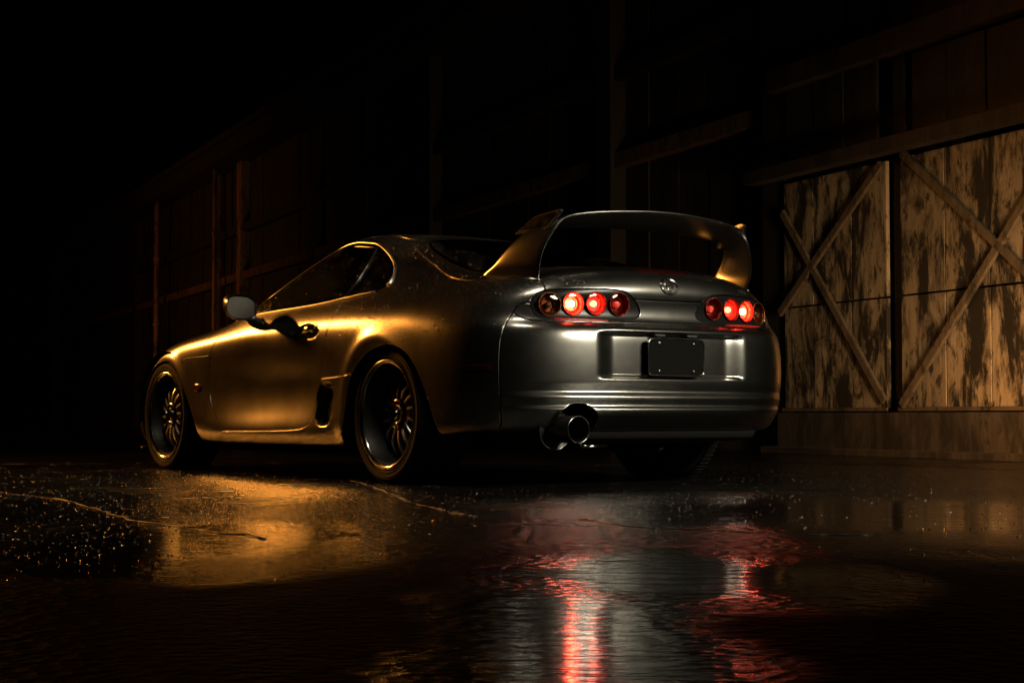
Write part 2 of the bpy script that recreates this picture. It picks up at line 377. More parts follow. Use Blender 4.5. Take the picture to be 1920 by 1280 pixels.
# ---------------------------------------------------------------- body surface
# Car frame: x forward from the rear axle, y to the car's left, z up from the ground (metres).
# The shell is one bicubic B-spline sheet: rows run from the rear centre round the left side to the nose,
# columns from the bottom lip up to the roof ridge; panels are cut out of it further down.
RIDX = [.80,.82,.84,.86,.88,.90,.94,.98,1.02,1.06,1.10,1.16,1.22,1.28,1.32,1.36,1.40,1.43,1.45,1.46]
def ridge_z(x): return 1.288 - .16*(x-1.28)**2
def st(low, up, i):
    """low: 11 points (x,y,z), up: 5 points; the crown is added between the rail and the ridge."""
    pts = list(low) + list(up)
    rx = RIDX[i]; r = (rx, 0.0, ridge_z(rx)); a = pts[-1]
    pts.append(((a[0]*.45+rx*.55), a[1]*.5, a[2]*.34+r[2]*.66))
    pts.append(r)
    return pts
def sd(x, ys, zs):
    return [(x, y, z) for y, z in zip(ys, zs)]
ZD = [.165,.150,.215,.315,.44,.565,.67,.735,.785,.822,.850]          # door heights
NET = []
# 0 rear centre .. 4 corner
NET.append(st([(-.92,0,.24),(-1.005,0,.243),(-1.035,0,.31),(-1.05,0,.40),(-1.055,0,.50),(-1.055,0,.60),(-1.052,0,.688),(-.992,0,.704),(-.985,0,.79),(-1.012,0,.835),(-.985,0,.915)],
              [(-.905,0,.974),(-.62,0,.968),(-.25,0,1.06),(.10,0,1.135),(.42,0,1.197)],0))
NET.append(st([(-.91,.26,.24),(-.995,.26,.243),(-1.025,.26,.31),(-1.04,.26,.40),(-1.046,.26,.50),(-1.046,.26,.60),(-1.043,.26,.688),(-.984,.26,.704),(-.978,.26,.79),(-1.002,.26,.835),(-.972,.26,.912)],
              [(-.895,.25,.968),(-.615,.22,.962),(-.25,.205,1.058),(.10,.19,1.132),(.42,.165,1.195)],1))
NET.append(st([(-.88,.47,.24),(-.965,.47,.243),(-.998,.475,.31),(-1.013,.48,.40),(-1.02,.48,.50),(-1.02,.48,.60),(-1.016,.478,.688),(-.958,.47,.704),(-.953,.465,.79),(-.972,.462,.832),(-.935,.452,.905)],
              [(-.862,.43,.950),(-.60,.39,.955),(-.24,.36,1.05),(.105,.335,1.124),(.425,.295,1.188)],2))
NET.append(st([(-.82,.63,.24),(-.905,.645,.243),(-.94,.66,.31),(-.958,.668,.40),(-.966,.672,.50),(-.966,.67,.60),(-.96,.662,.688),(-.915,.655,.704),(-.905,.645,.79),(-.912,.625,.828),(-.875,.593,.886)],
              [(-.80,.56,.920),(-.56,.51,.945),(-.205,.475,1.038),(.125,.445,1.114),(.435,.395,1.180)],3))
NET.append(st([(-.70,.75,.235),(-.775,.79,.24),(-.815,.815,.31),(-.833,.826,.40),(-.84,.830,.50),(-.838,.826,.60),(-.826,.808,.688),(-.80,.790,.712),(-.785,.765,.79),(-.775,.735,.832),(-.742,.692,.878)],
              [(-.66,.640,.905),(-.46,.588,.948),(-.125,.552,1.024),(.18,.505,1.102),(.47,.44,1.172)],4))
# 5 .. 9 rear quarter
NET.append(st(sd(-.60,[.78,.845,.878,.892,.899,.898,.888,.862,.826,.785,.742],[.225,.232,.30,.40,.50,.60,.682,.735,.785,.835,.874]),
              [(-.50,.690,.903),(-.32,.640,.948),(-.02,.598,1.020),(.25,.545,1.098),(.53,.468,1.172)],5))
NET.append(st(sd(-.36,[.80,.862,.892,.903,.907,.908,.903,.884,.852,.812,.766],[.205,.20,.28,.39,.50,.60,.685,.745,.795,.838,.875]),
              [(-.30,.718,.903),(-.155,.668,.952),(.10,.620,1.028),(.345,.560,1.112),(.61,.468,1.186)],6))
NET.append(st(sd(-.12,[.80,.865,.895,.905,.909,.911,.907,.890,.860,.822,.780],[.175,.165,.25,.36,.48,.59,.685,.748,.798,.838,.872]),
              [(-.08,.738,.902),(.02,.692,.955),(.21,.640,1.036),(.43,.570,1.128),(.70,.462,1.204)],7))
NET.append(st(sd(.15,[.80,.868,.898,.905,.906,.907,.904,.890,.862,.828,.796],[.165,.150,.22,.33,.46,.58,.68,.745,.795,.835,.866]),
              [(.16,.762,.898),(.20,.712,.960),(.33,.650,1.050),(.53,.576,1.142),(.80,.455,1.220)],8))
NET.append(st(sd(.42,[.80,.868,.900,.892,.884,.890,.893,.884,.860,.832,.806],[.165,.150,.21,.315,.445,.572,.672,.738,.788,.828,.858]),
              [(.42,.782,.890),(.43,.726,.965),(.50,.660,1.060),(.66,.582,1.152),(.89,.452,1.232)],9))
# 10 .. 13 door
NET.append(st(sd(.75,[.80,.868,.910,.880,.856,.876,.888,.880,.856,.830,.806],ZD),
              [(.75,.788,.882),(.76,.738,.960),(.80,.670,1.064),(.88,.592,1.156),(1.0,.452,1.236)],10))
NET.append(st(sd(1.15,[.80,.868,.910,.872,.846,.868,.883,.876,.854,.830,.810],ZD),
              [(1.13,.796,.874),(1.11,.750,.945),(1.10,.685,1.030),(1.10,.606,1.116),(1.13,.460,1.198)],11))
NET.append(st(sd(1.55,[.80,.868,.910,.872,.850,.864,.878,.872,.850,.830,.814],[.165,.150,.215,.315,.44,.565,.665,.728,.774,.808,.834]),
              [(1.50,.802,.862),(1.44,.765,.918),(1.37,.706,.985),(1.32,.622,1.056),(1.29,.47,1.136)],12))
NET.append(st(sd(1.90,[.80,.868,.895,.885,.872,.872,.876,.866,.842,.815,.790],[.165,.150,.215,.315,.44,.56,.655,.712,.752,.780,.800]),
              [(1.80,.770,.822),(1.68,.735,.860),(1.58,.680,.915),(1.50,.595,.980),(1.44,.455,1.060)],13))
# 14 .. 19 fender and nose
NET.append(st(sd(2.25,[.80,.865,.888,.890,.888,.886,.882,.868,.840,.795,.73],[.175,.17,.24,.34,.45,.556,.645,.702,.740,.764,.778]),
              [(2.18,.64,.772),(2.02,.55,.786),(1.86,.48,.812),(1.72,.40,.872),(1.60,.30,.968)],14))
NET.append(st(sd(2.60,[.80,.862,.885,.892,.895,.893,.880,.852,.805,.745,.67],[.19,.19,.26,.36,.465,.56,.64,.694,.728,.748,.760]),
              [(2.50,.58,.735),(2.28,.50,.755),(2.05,.43,.785),(1.85,.36,.84),(1.70,.27,.93)],15))
NET.append(st([(2.90,.78,.16),(2.94,.835,.155),(2.95,.86,.23),(2.95,.872,.33),(2.95,.87,.42),(2.95,.855,.50),(2.94,.825,.572),(2.93,.785,.62),(2.91,.73,.655),(2.88,.66,.678),(2.84,.59,.692)],
              [(2.70,.51,.69),(2.42,.44,.722),(2.15,.38,.765),(1.92,.32,.82),(1.76,.24,.91)],16))
NET.append(st([(3.12,.70,.14),(3.18,.735,.14),(3.21,.745,.22),(3.22,.75,.32),(3.22,.745,.40),(3.21,.73,.47),(3.18,.70,.522),(3.14,.66,.56),(3.08,.605,.59),(3.02,.55,.612),(2.95,.49,.63)],
              [(2.80,.42,.665),(2.50,.37,.705),(2.20,.32,.755),(1.96,.27,.81),(1.80,.20,.90)],17))
NET.append(st([(3.30,.42,.14),(3.37,.43,.14),(3.40,.435,.22),(3.41,.435,.32),(3.41,.435,.40),(3.39,.43,.465),(3.35,.42,.515),(3.29,.40,.55),(3.20,.37,.58),(3.11,.34,.605),(3.02,.31,.628)],
              [(2.85,.27,.668),(2.54,.23,.71),(2.23,.2,.758),(1.98,.17,.815),(1.82,.12,.90)],18))
NET.append(st([(3.36,0,.14),(3.43,0,.14),(3.46,0,.22),(3.47,0,.32),(3.47,0,.40),(3.45,0,.465),(3.40,0,.515),(3.33,0,.552),(3.24,0,.585),(3.14,0,.61),(3.04,0,.635)],
              [(2.87,0,.675),(2.56,0,.718),(2.24,0,.765),(1.99,0,.82),(1.83,0,.90)],19))
NET = np.array(NET, float)                                            # 20 x 18 x 3
NU, NV = NET.shape[0]-1, NET.shape[1]-1
_pad = np.zeros((NU+7, NV+5, 3))
def _fill():
    flip = np.array([1,-1,1.])
    core = np.concatenate([(NET[3:0:-1])*flip, NET, NET[-2:-5:-1]*flip], 0)   # mirrored past both centre lines
    lo = [2*core[:,0]-core[:,2], 2*core[:,0]-core[:,1]]
    hi = [core[:,-2]*flip, core[:,-3]*flip]
    return np.concatenate([np.stack(lo,1), core, np.stack(hi,1)], 1)
PADNET = _fill()
def _w(t):
    return np.stack([(1-t)**3, 3*t**3-6*t**2+4, -3*t**3+3*t**2+3*t+1, t**3], -1)/6
def sstep(t):
    t = np.clip(t, 0, 1); return t*t*(3-2*t)
def base(u, v):
    u = np.clip(u, 0, NU); v = np.clip(v, 0, NV)
    iu = np.minimum(u.astype(int), NU-1); iv = np.minimum(v.astype(int), NV-1)
    wu = _w(u-iu); wv = _w(v-iv); P = np.zeros(u.shape+(3,))
    for a in range(4):
        for b in range(4):
            P += (wu[...,a]*wv[...,b])[...,None]*PADNET[iu+2+a, iv+1+b]
    return P
WHEEL_R, WHEEL_F, AXLE_Z = 0.0, 2.55, 0.315
def shell(u, v):
    """the finished surface point for u in [-NU, NU], v in [0, NV]"""
    u = np.asarray(u, float); v = np.asarray(v, float)
    sgn = np.where(u < 0, -1., 1.); P = base(np.abs(u), v)
    x, y, z = P[...,0], P[...,1], P[...,2]
    low = 1 - sstep((v-10)/1.5)
    # bumper mouldings, strongest at the rear face
    rear = 1 - sstep((x+.80)/.30)
    out = np.stack([-np.clip(-(x+.30)/.75,0,1)**2, np.clip(y/.9,0,1)**3, 0*x], -1)
    ledm = 1 - sstep((x+1.0)/.22)
    led = -.006*sstep((.455-z)/.05) + .017*sstep((.416-z)/.034) - .004*sstep((.385-z)/.03) + .015*sstep((.354-z)/.022) - .036*sstep((.330-z)/.09)
    P = P + (out*(ledm*low*led)[...,None])
    # number plate recess
    m = sstep((.425-np.abs(y))/.115)*sstep((z-.461)/.020)*sstep((.672-z)/.024)*rear*low
    P[...,0] += .042*m
    # wheel arch flares
    side = sstep((y-.70)/.08)*low
    for cx, ra, am in ((WHEEL_R,.350,.010), (WHEEL_F,.335,.008)):
        r = np.hypot(x-cx, z-AXLE_Z)
        P[...,1] += am*np.exp(-((r-ra)/.045)**2)*side
    # air scoop behind the door
    d = ((np.abs(x-.545)/.088)**3+(np.abs(z-.362)/.108)**3)**(1/3)
    m = (1-sstep((d-.72)/.30))*(1-.75*sstep((x-.53)/.12))*side
    P[...,1] -= .036*m
    # door handle bowl
    m = 1-sstep((np.hypot((x-.725)/.115, (z-.722+(x-.725)*-.10)/.042)-.55)/.45)
    P[...,1] -= .016*m*side
    P[...,1] *= sgn
    return P
def shell_n(u, v, h=2e-3):
    u = np.asarray(u, float); v = np.asarray(v, float)
    du = shell(u+h, v)-shell(u-h, v)
    dv = shell(u, np.minimum(v+h, NV))-shell(u, np.maximum(v-h, 0))
    n = np.cross(dv, du); n /= np.linalg.norm(n, axis=-1, keepdims=True)+1e-12
    return n
# ---------------------------------------------------------------- the car
PSI = .595
car = empty('coupe', (.1313, 8.283, 0), math.pi/2+PSI)
tag(car, 'silver two-door sports coupe with tall rear wing, wet paint and glowing round tail lamps', 'car')

# cut lines in shell coordinates (u round the car, v up the section)
def crom(pts, step=.06, closed=False):
    P = np.array(pts, float); n = len(P); out = []
    rngn = range(n if closed else n-1)
    for i in rngn:
        p0, p1, p2, p3 = (P[(i-1) % n], P[i], P[(i+1) % n], P[(i+2) % n]) if closed else (P[max(i-1,0)], P[i], P[min(i+1,n-1)], P[min(i+2,n-1)])
        d = np.hypot((p2-p1)[0], (p2-p1)[1]*VS); k = max(1, int(d/step))
        t1 = (np.linalg.norm(p1-p0)**.5)+1e-6; t2 = np.linalg.norm(p2-p1)**.5+1e-6; t3 = np.linalg.norm(p3-p2)**.5+1e-6
        m1 = (p1-p0)/t1-(p2-p0)/(t1+t2)+(p2-p1)/t2 if np.linalg.norm(p1-p0) > 1e-9 else (p2-p1)/t2
        m2 = (p2-p1)/t2-(p3-p1)/(t2+t3)+(p3-p2)/t3 if np.linalg.norm(p3-p2) > 1e-9 else (p2-p1)/t2
        m1 = m1*t2; m2 = m2*t2
        for q in range(k):
            t = q/k; out.append((2*t**3-3*t**2+1)*p1+(t**3-2*t**2+t)*m1+(-2*t**3+3*t**2)*p2+(t**3-t**2)*m2)
    if not closed: out.append(P[-1])
    return np.array(out)
VS = .28; V0 = .35
CUTS = []
def cut(pts, closed=False, smooth=True):
    P = crom(pts, .05, closed) if smooth else np.array(pts, float)
    P[:,0] = np.clip(P[:,0], 0, NU); P[:,1] = np.clip(P[:,1], V0, NV)
    k = [0]+[i for i in range(1, len(P)) if np.abs(P[i]-P[i-1]).max() > 1e-4]
    CUTS.append((P[k], closed))
DLO = [(12.42,11.05),(12.50,11.75),(12.15,12.73),(11.85,13.58),(11.38,14.15),(10.78,14.5),(9.87,14.44),(8.97,14.27),(8.22,14.12),(7.80,13.6),(7.68,12.95),(7.82,12.3),(8.02,11.45),(8.35,10.86),(9.29,10.6),(9.8,10.38),(10.36,10.2),(11.18,10.1),(12.0,10.25)]
cut(DLO, True)
cut([(7.90,14.48),(8.36,13.94),(8.80,13.2),(9.1,12.4),(9.27,11.2),(9.29,10.4)])                          # pillar between the side windows
cut([(12.45,11.6),(12.57,10.9),(12.66,9.7),(12.78,8.0),(12.9,6.51),(12.99,5.73),(13.04,4.72),(13.01,4.04),(12.86,3.27),(12.61,2.57),(12.42,2.10),(12.50,1.3),(12.55,.2)])   # front edge of the door and skirt end
cut([(12.55,2.06),(12.2,2.09),(11.15,2.15),(10.3,2.22),(9.98,2.32),(9.77,2.58),(9.69,2.95),(9.63,3.5),(9.53,4.37),(9.38,5.4),(9.28,6.6),(9.24,7.6),(9.24,8.6),(9.27,9.7),(9.29,10.9)])  # bottom and rear edge of the door
cut([(9.60,4.37),(9.0,4.39),(8.2,4.42)])                                                                 # seam behind the door
RARCH = [(8.74,.2),(8.68,1.5),(8.60,2.5),(8.55,3.3),(8.42,4.08),(8.11,4.70),(7.73,5.14),(7.34,5.36),(6.95,5.38),(6.62,5.20),(6.33,4.85),(6.10,4.35),(5.86,3.6),(5.68,2.8),(5.58,1.9),(5.52,.2)]
cut(RARCH)
FARCH = [(15.95,.2),(15.95,1.5),(15.92,2.6),(15.83,3.8),(15.65,4.80),(15.40,5.50),(15.06,5.84),(14.70,5.80),(14.34,5.38),(14.09,4.67),(13.89,3.91),(13.72,3.26),(13.57,2.69),(13.42,1.93),(13.31,1.25),(13.26,.2)]
cut(FARCH)
cut([(3.05,8.0),(3.30,8.0),(3.46,7.85),(3.58,7.45),(3.70,6.7),(3.82,5.54),(3.845,4.58),(3.835,3.18),(3.82,2.26),(3.80,1.5),(3.86,.9),(4.0,.3)])   # bumper to quarter panel
LAMP = [(3.17,7.95),(3.14,8.50),(2.92,9.05),(2.28,9.18),(1.72,9.16),(1.23,9.12),(.97,8.98),(.77,8.49),(.61,7.55),(.72,7.22),(1.16,7.08),(1.7,7.0),(2.24,6.96),(2.81,7.02),(3.07,7.35)]
cut(LAMP, True)
cut([(-.1,6.72),(.6,6.72),(1.6,6.70),(2.5,6.70),(3.2,6.9),(3.50,7.25),(3.75,7.6)])                         # top edge of the bumper
cut([(-.1,8.42),(.5,8.44),(.85,8.5)])                                                                    # lower edge of the hatch
cut([(2.86,9.0),(2.93,9.4),(3.04,9.91),(3.30,10.17),(3.99,10.48),(4.85,10.84),(5.40,11.10),(5.66,11.55),(5.66,12.1),(5.45,12.8),(5.07,13.72),(4.60,14.50),(4.2,15.0),(3.6,15.35),(2.4,15.5),(1.0,15.55),(-.1,15.55)])   # hatch cut line
RGLASS = [(-.1,12.05),(1.4,12.0),(2.8,11.9),(3.7,11.75),(4.20,11.82),(4.48,12.1),(4.52,12.55),(4.29,13.3),(3.85,14.15),(3.2,14.68),(2.0,14.9),(1.0,14.95),(-.1,14.95)]
cut(RGLASS)
cut([(3.75,14.9),(4.3,15.25),(5.0,15.45),(7.0,15.55),(9.0,15.55),(11.0,15.45),(12.2,15.3),(13.2,15.5),(14.5,16.3),(16.5,16.75),(19.1,16.85)])   # roof panel edge
WS = [(12.35,12.95),(12.2,13.6),(12.2,14.4),(12.45,15.0),(13.4,15.45),(14.6,16.15),(16.5,16.6),(19.1,16.7)]
cut([(12.9,12.0)]+WS); cut([(12.3,13.3),(12.6,12.6),(13.2,12.3),(14.0,12.75),(15.5,13.5),(17.5,14.0),(19.1,14.1)])
cut([(12.45,11.4),(12.9,11.7),(13.6,10.6),(14.3,10.0),(15.2,9.7),(16.2,9.4),(17.2,9.2),(18.2,9.2),(19.1,9.2)])   # bonnet edge
cut([(12.6,12.7),(12.9,11.65)])
cut([(15.2,5.7),(15.6,7.2),(16.0,8.2),(16.3,9.5)])                                                       # nose to fender
cut([(2.62,.2),(2.60,1.2),(2.52,2.0),(2.34,2.42),(2.12,2.5),(1.90,2.42),(1.72,2.0),(1.64,1.2),(1.62,.2)])      # exhaust cut-out
# inverse lookups on the shell
_gu, _gv = np.meshgrid(np.linspace(0, NU, 191), np.linspace(V0, NV, 151), indexing='ij'); _gp = shell(_gu, _gv)
def find(target, axes, umin=0, umax=NU, vmin=0, vmax=NV):
    ax = list(axes); tg = np.array(target, float)
    d = np.where((_gu >= umin)&(_gu <= umax)&(_gv >= vmin)&(_gv <= vmax), ((_gp[...,ax]-tg)**2).sum(-1), 9e9)
    i = np.unravel_index(np.argmin(d), d.shape); u, v = _gu[i], _gv[i]
    for _ in range(5):
        h = 1e-3; q = shell(np.array([u, u+h, u]), np.array([v, v, v+h]))[:, ax]; p = q[0]
        if np.abs(tg-p).max() < 2e-5: break
        J = np.stack([(q[1]-p)/h, (q[2]-p)/h], 1)
        s = np.clip(np.linalg.lstsq(J, tg-p, rcond=1e-3)[0], -.1, .1); u = float(np.clip(u+s[0], umin-.2, umax)); v = float(np.clip(v+s[1], vmin, vmax))
    return u, v
def frame(u, v):
    p = shell(u, v); n = shell_n(u, v); return p, n
def rear_pt(y, z, off=0.0, vmax=11):
    u, v = find((abs(y), z), (1,2), 0, 4.2, 0, vmax); p, n = frame(u, v); s = -1 if y < 0 else 1
    p = p+n*off; return p*[1,s,1], n*[1,s,1]
def side_pt(x, z, off=0.0, s=1, vmax=10.5):
    u, v = find((x, z), (0,2), 4.2, 16.5, 0, vmax); p, n = frame(u, v); p = p+n*off; return p*[1,s,1], n*[1,s,1]
# tail lamp openings
LR = .0485
LAMPS = [(.588,.777,'amber_dark','bulb_off'),(.487,.782,'red_lit','bulb_hot'),(.381,.785,'red_lit','bulb_mid'),(.266,.785,'red_dark','bulb_low')]
LAMP_HOLES = []
for y, z, _a, _b in LAMPS:
    p, n = rear_pt(y, z); ax = Vector(-n); ax.z *= .3; ax = (ax.normalized()*.7+Vector((.3,0,0))).normalized(); e1 = ax.cross(Vector((0,0,1))).normalized(); e2 = e1.cross(ax)
    ring = [Vector(p)+(e1*math.cos(t)+e2*math.sin(t))*(LR+.001) for t in np.linspace(0, 2*math.pi, 20, endpoint=False)]
    cut([find((abs(q.y), q.z), (1,2), 0, 4.2, 0, 11) for q in ring], True); LAMP_HOLES.append(find((y, z), (1,2), 0, 4.2, 0, 11))
SEEDS = {'lamp_hole':LAMP_HOLES, 'rear_bumper':[(1,5),(.3,1.5),(3.4,5)], 'exhaust_cutout':[(2.1,1.2)], 'tail_panel':[(.2,7.6),(3.35,7.6)], 'tail_lamp':[(3.0,8.6),(.8,7.5),(2.0,7.05)], 'hatch':[(1,10.5)],
         'rear_glass':[(1,13.5)], 'quarter_panel':[(6.5,8),(4.7,5)], 'roof':[(5,16.5)], 'rear_arch':[(7.2,3)], 'front_arch':[(14.7,3)], 'door':[(11,6)],
         'side_skirt':[(10.5,1.5),(9.2,3.5)], 'front_fender':[(13.4,5),(14.6,8)], 'door_window':[(10.8,12.5)], 'quarter_window':[(8.3,12.5)],
         'windscreen':[(15,14.8)], 'bonnet':[(17,10.5),(14.6,11.8),(15,13.0)], 'front_bumper':[(18,5)]}
def build_regions():
    us = np.concatenate([np.linspace(0, 4.5, 82), np.linspace(4.5, NU, 180)[1:]])
    vs = np.concatenate([np.linspace(V0, 2.0, 12), np.linspace(2.0, 3.4, 34)[1:], np.linspace(3.4, 7.4, 44)[1:], np.linspace(7.4, 11, 28)[1:], np.linspace(11, NV, 38)[1:]])
    gu, gv = np.meshgrid(us, vs, indexing='ij'); G = np.stack([gu.ravel(), gv.ravel()], 1)
    L = np.concatenate([c[0] for c in CUTS]); Ls = L*[1, VS]; keep = np.ones(len(G), bool); Gs = G*[1, VS]
    for i in range(0, len(G), 2000):
        d = ((Gs[i:i+2000,None,:]-Ls[None])**2).sum(-1).min(1); keep[i:i+2000] = d > .019**2
    edge = (G[:,0] == 0)|(G[:,0] == NU)|(G[:,1] == V0)|(G[:,1] == NV)
    keep |= edge
    pts = list(G[keep]); E = []
    for P, closed in CUTS:
        b = len(pts); pts.extend(P); k = len(P)
        E += [(b+i, b+i+1) for i in range(k-1)]
        if closed: E.append((b+k-1, b))
    b = len(pts); pts.extend([(0,V0),(NU,V0),(NU,NV),(0,NV)])
    res = delaunay_2d_cdt([Vector((p[0], p[1]*VS)) for p in pts], E, [], 0, 1e-5)
    V = np.array([(q.x, q.y/VS) for q in res[0]]); F = np.array(res[2]); con = set()
    for e, o in zip(res[1], res[4]):
        if len(o): con.add((min(e), max(e)))
    cen = V[F].mean(1); ok = (cen[:,0] > 0)&(cen[:,0] < NU)&(cen[:,1] > V0)&(cen[:,1] < NV)
    F = F[ok]; cen = cen[ok]
    em = {}
    for fi, f in enumerate(F.tolist()):
        for a, b in ((f[0],f[1]),(f[1],f[2]),(f[2],f[0])): em.setdefault((min(a,b),max(a,b)), []).append(fi)
    adj = [[] for _ in F]
    for e, fs in em.items():
        if len(fs) == 2 and e not in con: adj[fs[0]].append(fs[1]); adj[fs[1]].append(fs[0])
    comp = -np.ones(len(F), int); nc = 0
    for i in range(len(F)):
        if comp[i] >= 0: continue
        stack = [i]; comp[i] = nc
        while stack:
            q = stack.pop()
            for r in adj[q]:
                if comp[r] < 0: comp[r] = nc; stack.append(r)
        nc += 1
    lab = {}
    for name, ss in SEEDS.items():
        for s in ss:
            k = np.argmin(((cen-s)*[1,VS])[:,0]**2+((cen-s)*[1,VS])[:,1]**2)
            c = comp[k]
            if c in lab and lab[c] != name: print('SEED CLASH', name, lab[c], s)
            lab[c] = name
    names = np.array([lab.get(c, '') for c in comp], object)
    for _ in range(30):                                   # leftover slivers join a neighbour
        todo = [c for c in range(nc) if c not in lab]
        if not todo: break
        for c in todo:
            fs = np.where(comp == c)[0]; cnt = {}
            for fi in fs:
                f = F[fi]
                for a, b in ((f[0],f[1]),(f[1],f[2]),(f[2],f[0])):
                    for o in em[(min(a,b),max(a,b))]:
                        if comp[o] != c and comp[o] in lab: cnt[lab[comp[o]]] = cnt.get(lab[comp[o]], 0)+1
            if len(fs) > 150: print('UNLABELLED', len(fs), cen[fs].mean(0).round(2), cnt)
            if cnt: lab[c] = max(cnt, key=cnt.get)
    names = np.array([lab.get(c, 'quarter_panel') for c in comp], object)
    return V, F, names
RV, RF, RN = build_regions()
RP = shell(RV[:,0], RV[:,1]); RNRM = shell_n(RV[:,0], RV[:,1])

def panel_geom(regs, gap, depth, offset, flange):
    sel = np.isin(RN, regs); F = RF[sel]
    used = np.unique(F); mp = -np.ones(len(RV), int); mp[used] = np.arange(len(used))
    P = RP[used]+RNRM[used]*offset; N = RNRM[used].copy(); uv = RV[used]; f = mp[F]
    # orient triangles along the surface normal
    fn = np.cross(P[f[:,1]]-P[f[:,0]], P[f[:,2]]-P[f[:,0]]); bad = (fn*N[f[:,0]]).sum(1) < 0; f[bad] = f[bad][:,::-1]
    cnt = {}
    for t in f.tolist():
        for a, b in ((t[0],t[1]),(t[1],t[2]),(t[2],t[0])): cnt.setdefault((min(a,b),max(a,b)), []).append((a,b))
    be = []
    for e, l in cnt.items():
        if len(l) == 1:
            a, b = l[0]; ua, ub = uv[a], uv[b]
            if (abs(ua[0]) < 1e-4 and abs(ub[0]) < 1e-4) or (abs(ua[0]-NU) < 1e-4 and abs(ub[0]-NU) < 1e-4) or (abs(ua[1]-NV) < 1e-4 and abs(ub[1]-NV) < 1e-4): continue
            be.append((a,b))
    V = P.copy()
    extra_v, extra_n, extra_f = [], [], []
    if be:
        T = np.zeros_like(P)
        for a, b in be:
            t = np.cross(P[b]-P[a], N[a]); l = np.linalg.norm(t)
            if l > 1e-9: T[a] += t/l; T[b] += t/l
        bv = np.unique(np.array(be)); t = T[bv]; t /= np.linalg.norm(t, axis=1, keepdims=True)+1e-9
        n = N[bv]; t = t-(t*n).sum(1)[:,None]*n; t /= np.linalg.norm(t, axis=1, keepdims=True)+1e-9
        onc = np.abs(uv[bv,0]) < 1e-4; t[onc,1] = 0
        V[bv] = P[bv]-t*gap
        if flange:
            base_i = len(V); idx = {int(v): i for i, v in enumerate(bv)}; nb = len(bv)
            r1 = P[bv]-t*(gap-.0012)-n*.0004; r2 = P[bv]-t*(gap-.0018)-n*.0016; r3 = r2-n*depth
            extra_v = np.concatenate([r1, r2, r3])
            q = lambda w: w/np.linalg.norm(w, axis=1, keepdims=True)
            extra_n = np.concatenate([q(n*.8+t*.6), q(n*.2+t), t])
            for a, b in be:
                ia, ib = idx[a], idx[b]
                extra_f += [(b, a, base_i+ia, base_i+ib), (base_i+ib, base_i+ia, base_i+nb+ia, base_i+nb+ib), (base_i+nb+ib, base_i+nb+ia, base_i+2*nb+ia, base_i+2*nb+ib)]
            V = np.concatenate([V, extra_v]); N = np.concatenate([N, extra_n])
    faces = [tuple(x) for x in f.tolist()]+extra_f
    return V, N, faces, be
def panel(name, regs, m, parent, side, gap=.0048, depth=.020, offset=0.0, flange=True, regs_right=None):
    """one body panel from its shell region; side=+1 left, -1 right, 0 both halves joined over the centre line"""
    VV, FF, NN = [], [], []
    left = panel_geom(regs, gap, depth, offset, flange); right = panel_geom(regs_right, gap, depth, offset, flange) if regs_right else left
    be = left[3]
    for s in ((1,-1) if side == 0 else (side,)):
        V, N, faces, _ = left if s > 0 else right
        o = sum(len(a) for a in VV)
        VV.append(V*[1,s,1]); NN.append(N*[1,s,1])
        FF += [tuple(i+o for i in (fc if s > 0 else fc[::-1])) for fc in faces]
    return mesh_obj(name, np.concatenate(VV), FF, m, parent, True, np.concatenate(NN)), be
def trim(name, regs, m, parent, side, w=.012, lift=.0015, inward=True):
    """a seal strip running round a shell region"""
    sel = np.isin(RN, regs); F = RF[sel]; cnt = {}
    for t in F.tolist():
        for a, b in ((t[0],t[1]),(t[1],t[2]),(t[2],t[0])): cnt.setdefault((min(a,b),max(a,b)), []).append((a,b,t))
    be = []
    for e, l in cnt.items():
        if len(l) == 1:
            a, b, t = l[0]; c = [q for q in t if q not in (a,b)][0]
            if abs(RV[a][0]) < 1e-4 and abs(RV[b][0]) < 1e-4: continue
            be.append((a, b, c))
    T = {}
    for a, b, c in be:
        e = RP[b]-RP[a]; d = RP[c]-RP[a]; d = d-e*(d@e)/(e@e+1e-12); d /= np.linalg.norm(d)+1e-9
        for q in (a,b): T[q] = T.get(q, 0)+d
    bv = sorted(T); idx = {q: i for i, q in enumerate(bv)}; nb = len(bv)
    t = np.array([T[q]/(np.linalg.norm(T[q])+1e-9) for q in bv]); P = RP[bv]; n = RNRM[bv]
    rings = [P-t*.001-n*.006, P+t*.001+n*lift*.6, P+t*w*.35+n*lift, P+t*w*.75+n*lift*.5, P+t*w-n*.005]
    q = lambda x: x/np.linalg.norm(x, axis=1, keepdims=True)
    nn = [q(-t+n*.1), q(-t*.6+n), n, q(t*.4+n), q(t+n*.2)]
    F = []
    for a, b, c in be:
        ia, ib = idx[a], idx[b]
        for r in range(4): F.append((r*nb+ia, r*nb+ib, (r+1)*nb+ib, (r+1)*nb+ia))
    V = np.concatenate(rings); N = np.concatenate(nn)
    VV, FF, NN = [], [], []
    for s in ((1,-1) if side == 0 else (side,)):
        o = sum(len(x) for x in VV); VV.append(V*[1,s,1]); NN.append(N*[1,s,1])
        FF += [tuple(i+o for i in (f if s > 0 else f[::-1])) for f in F]
    return mesh_obj(name, np.concatenate(VV), FF, m, parent, True, np.concatenate(NN))
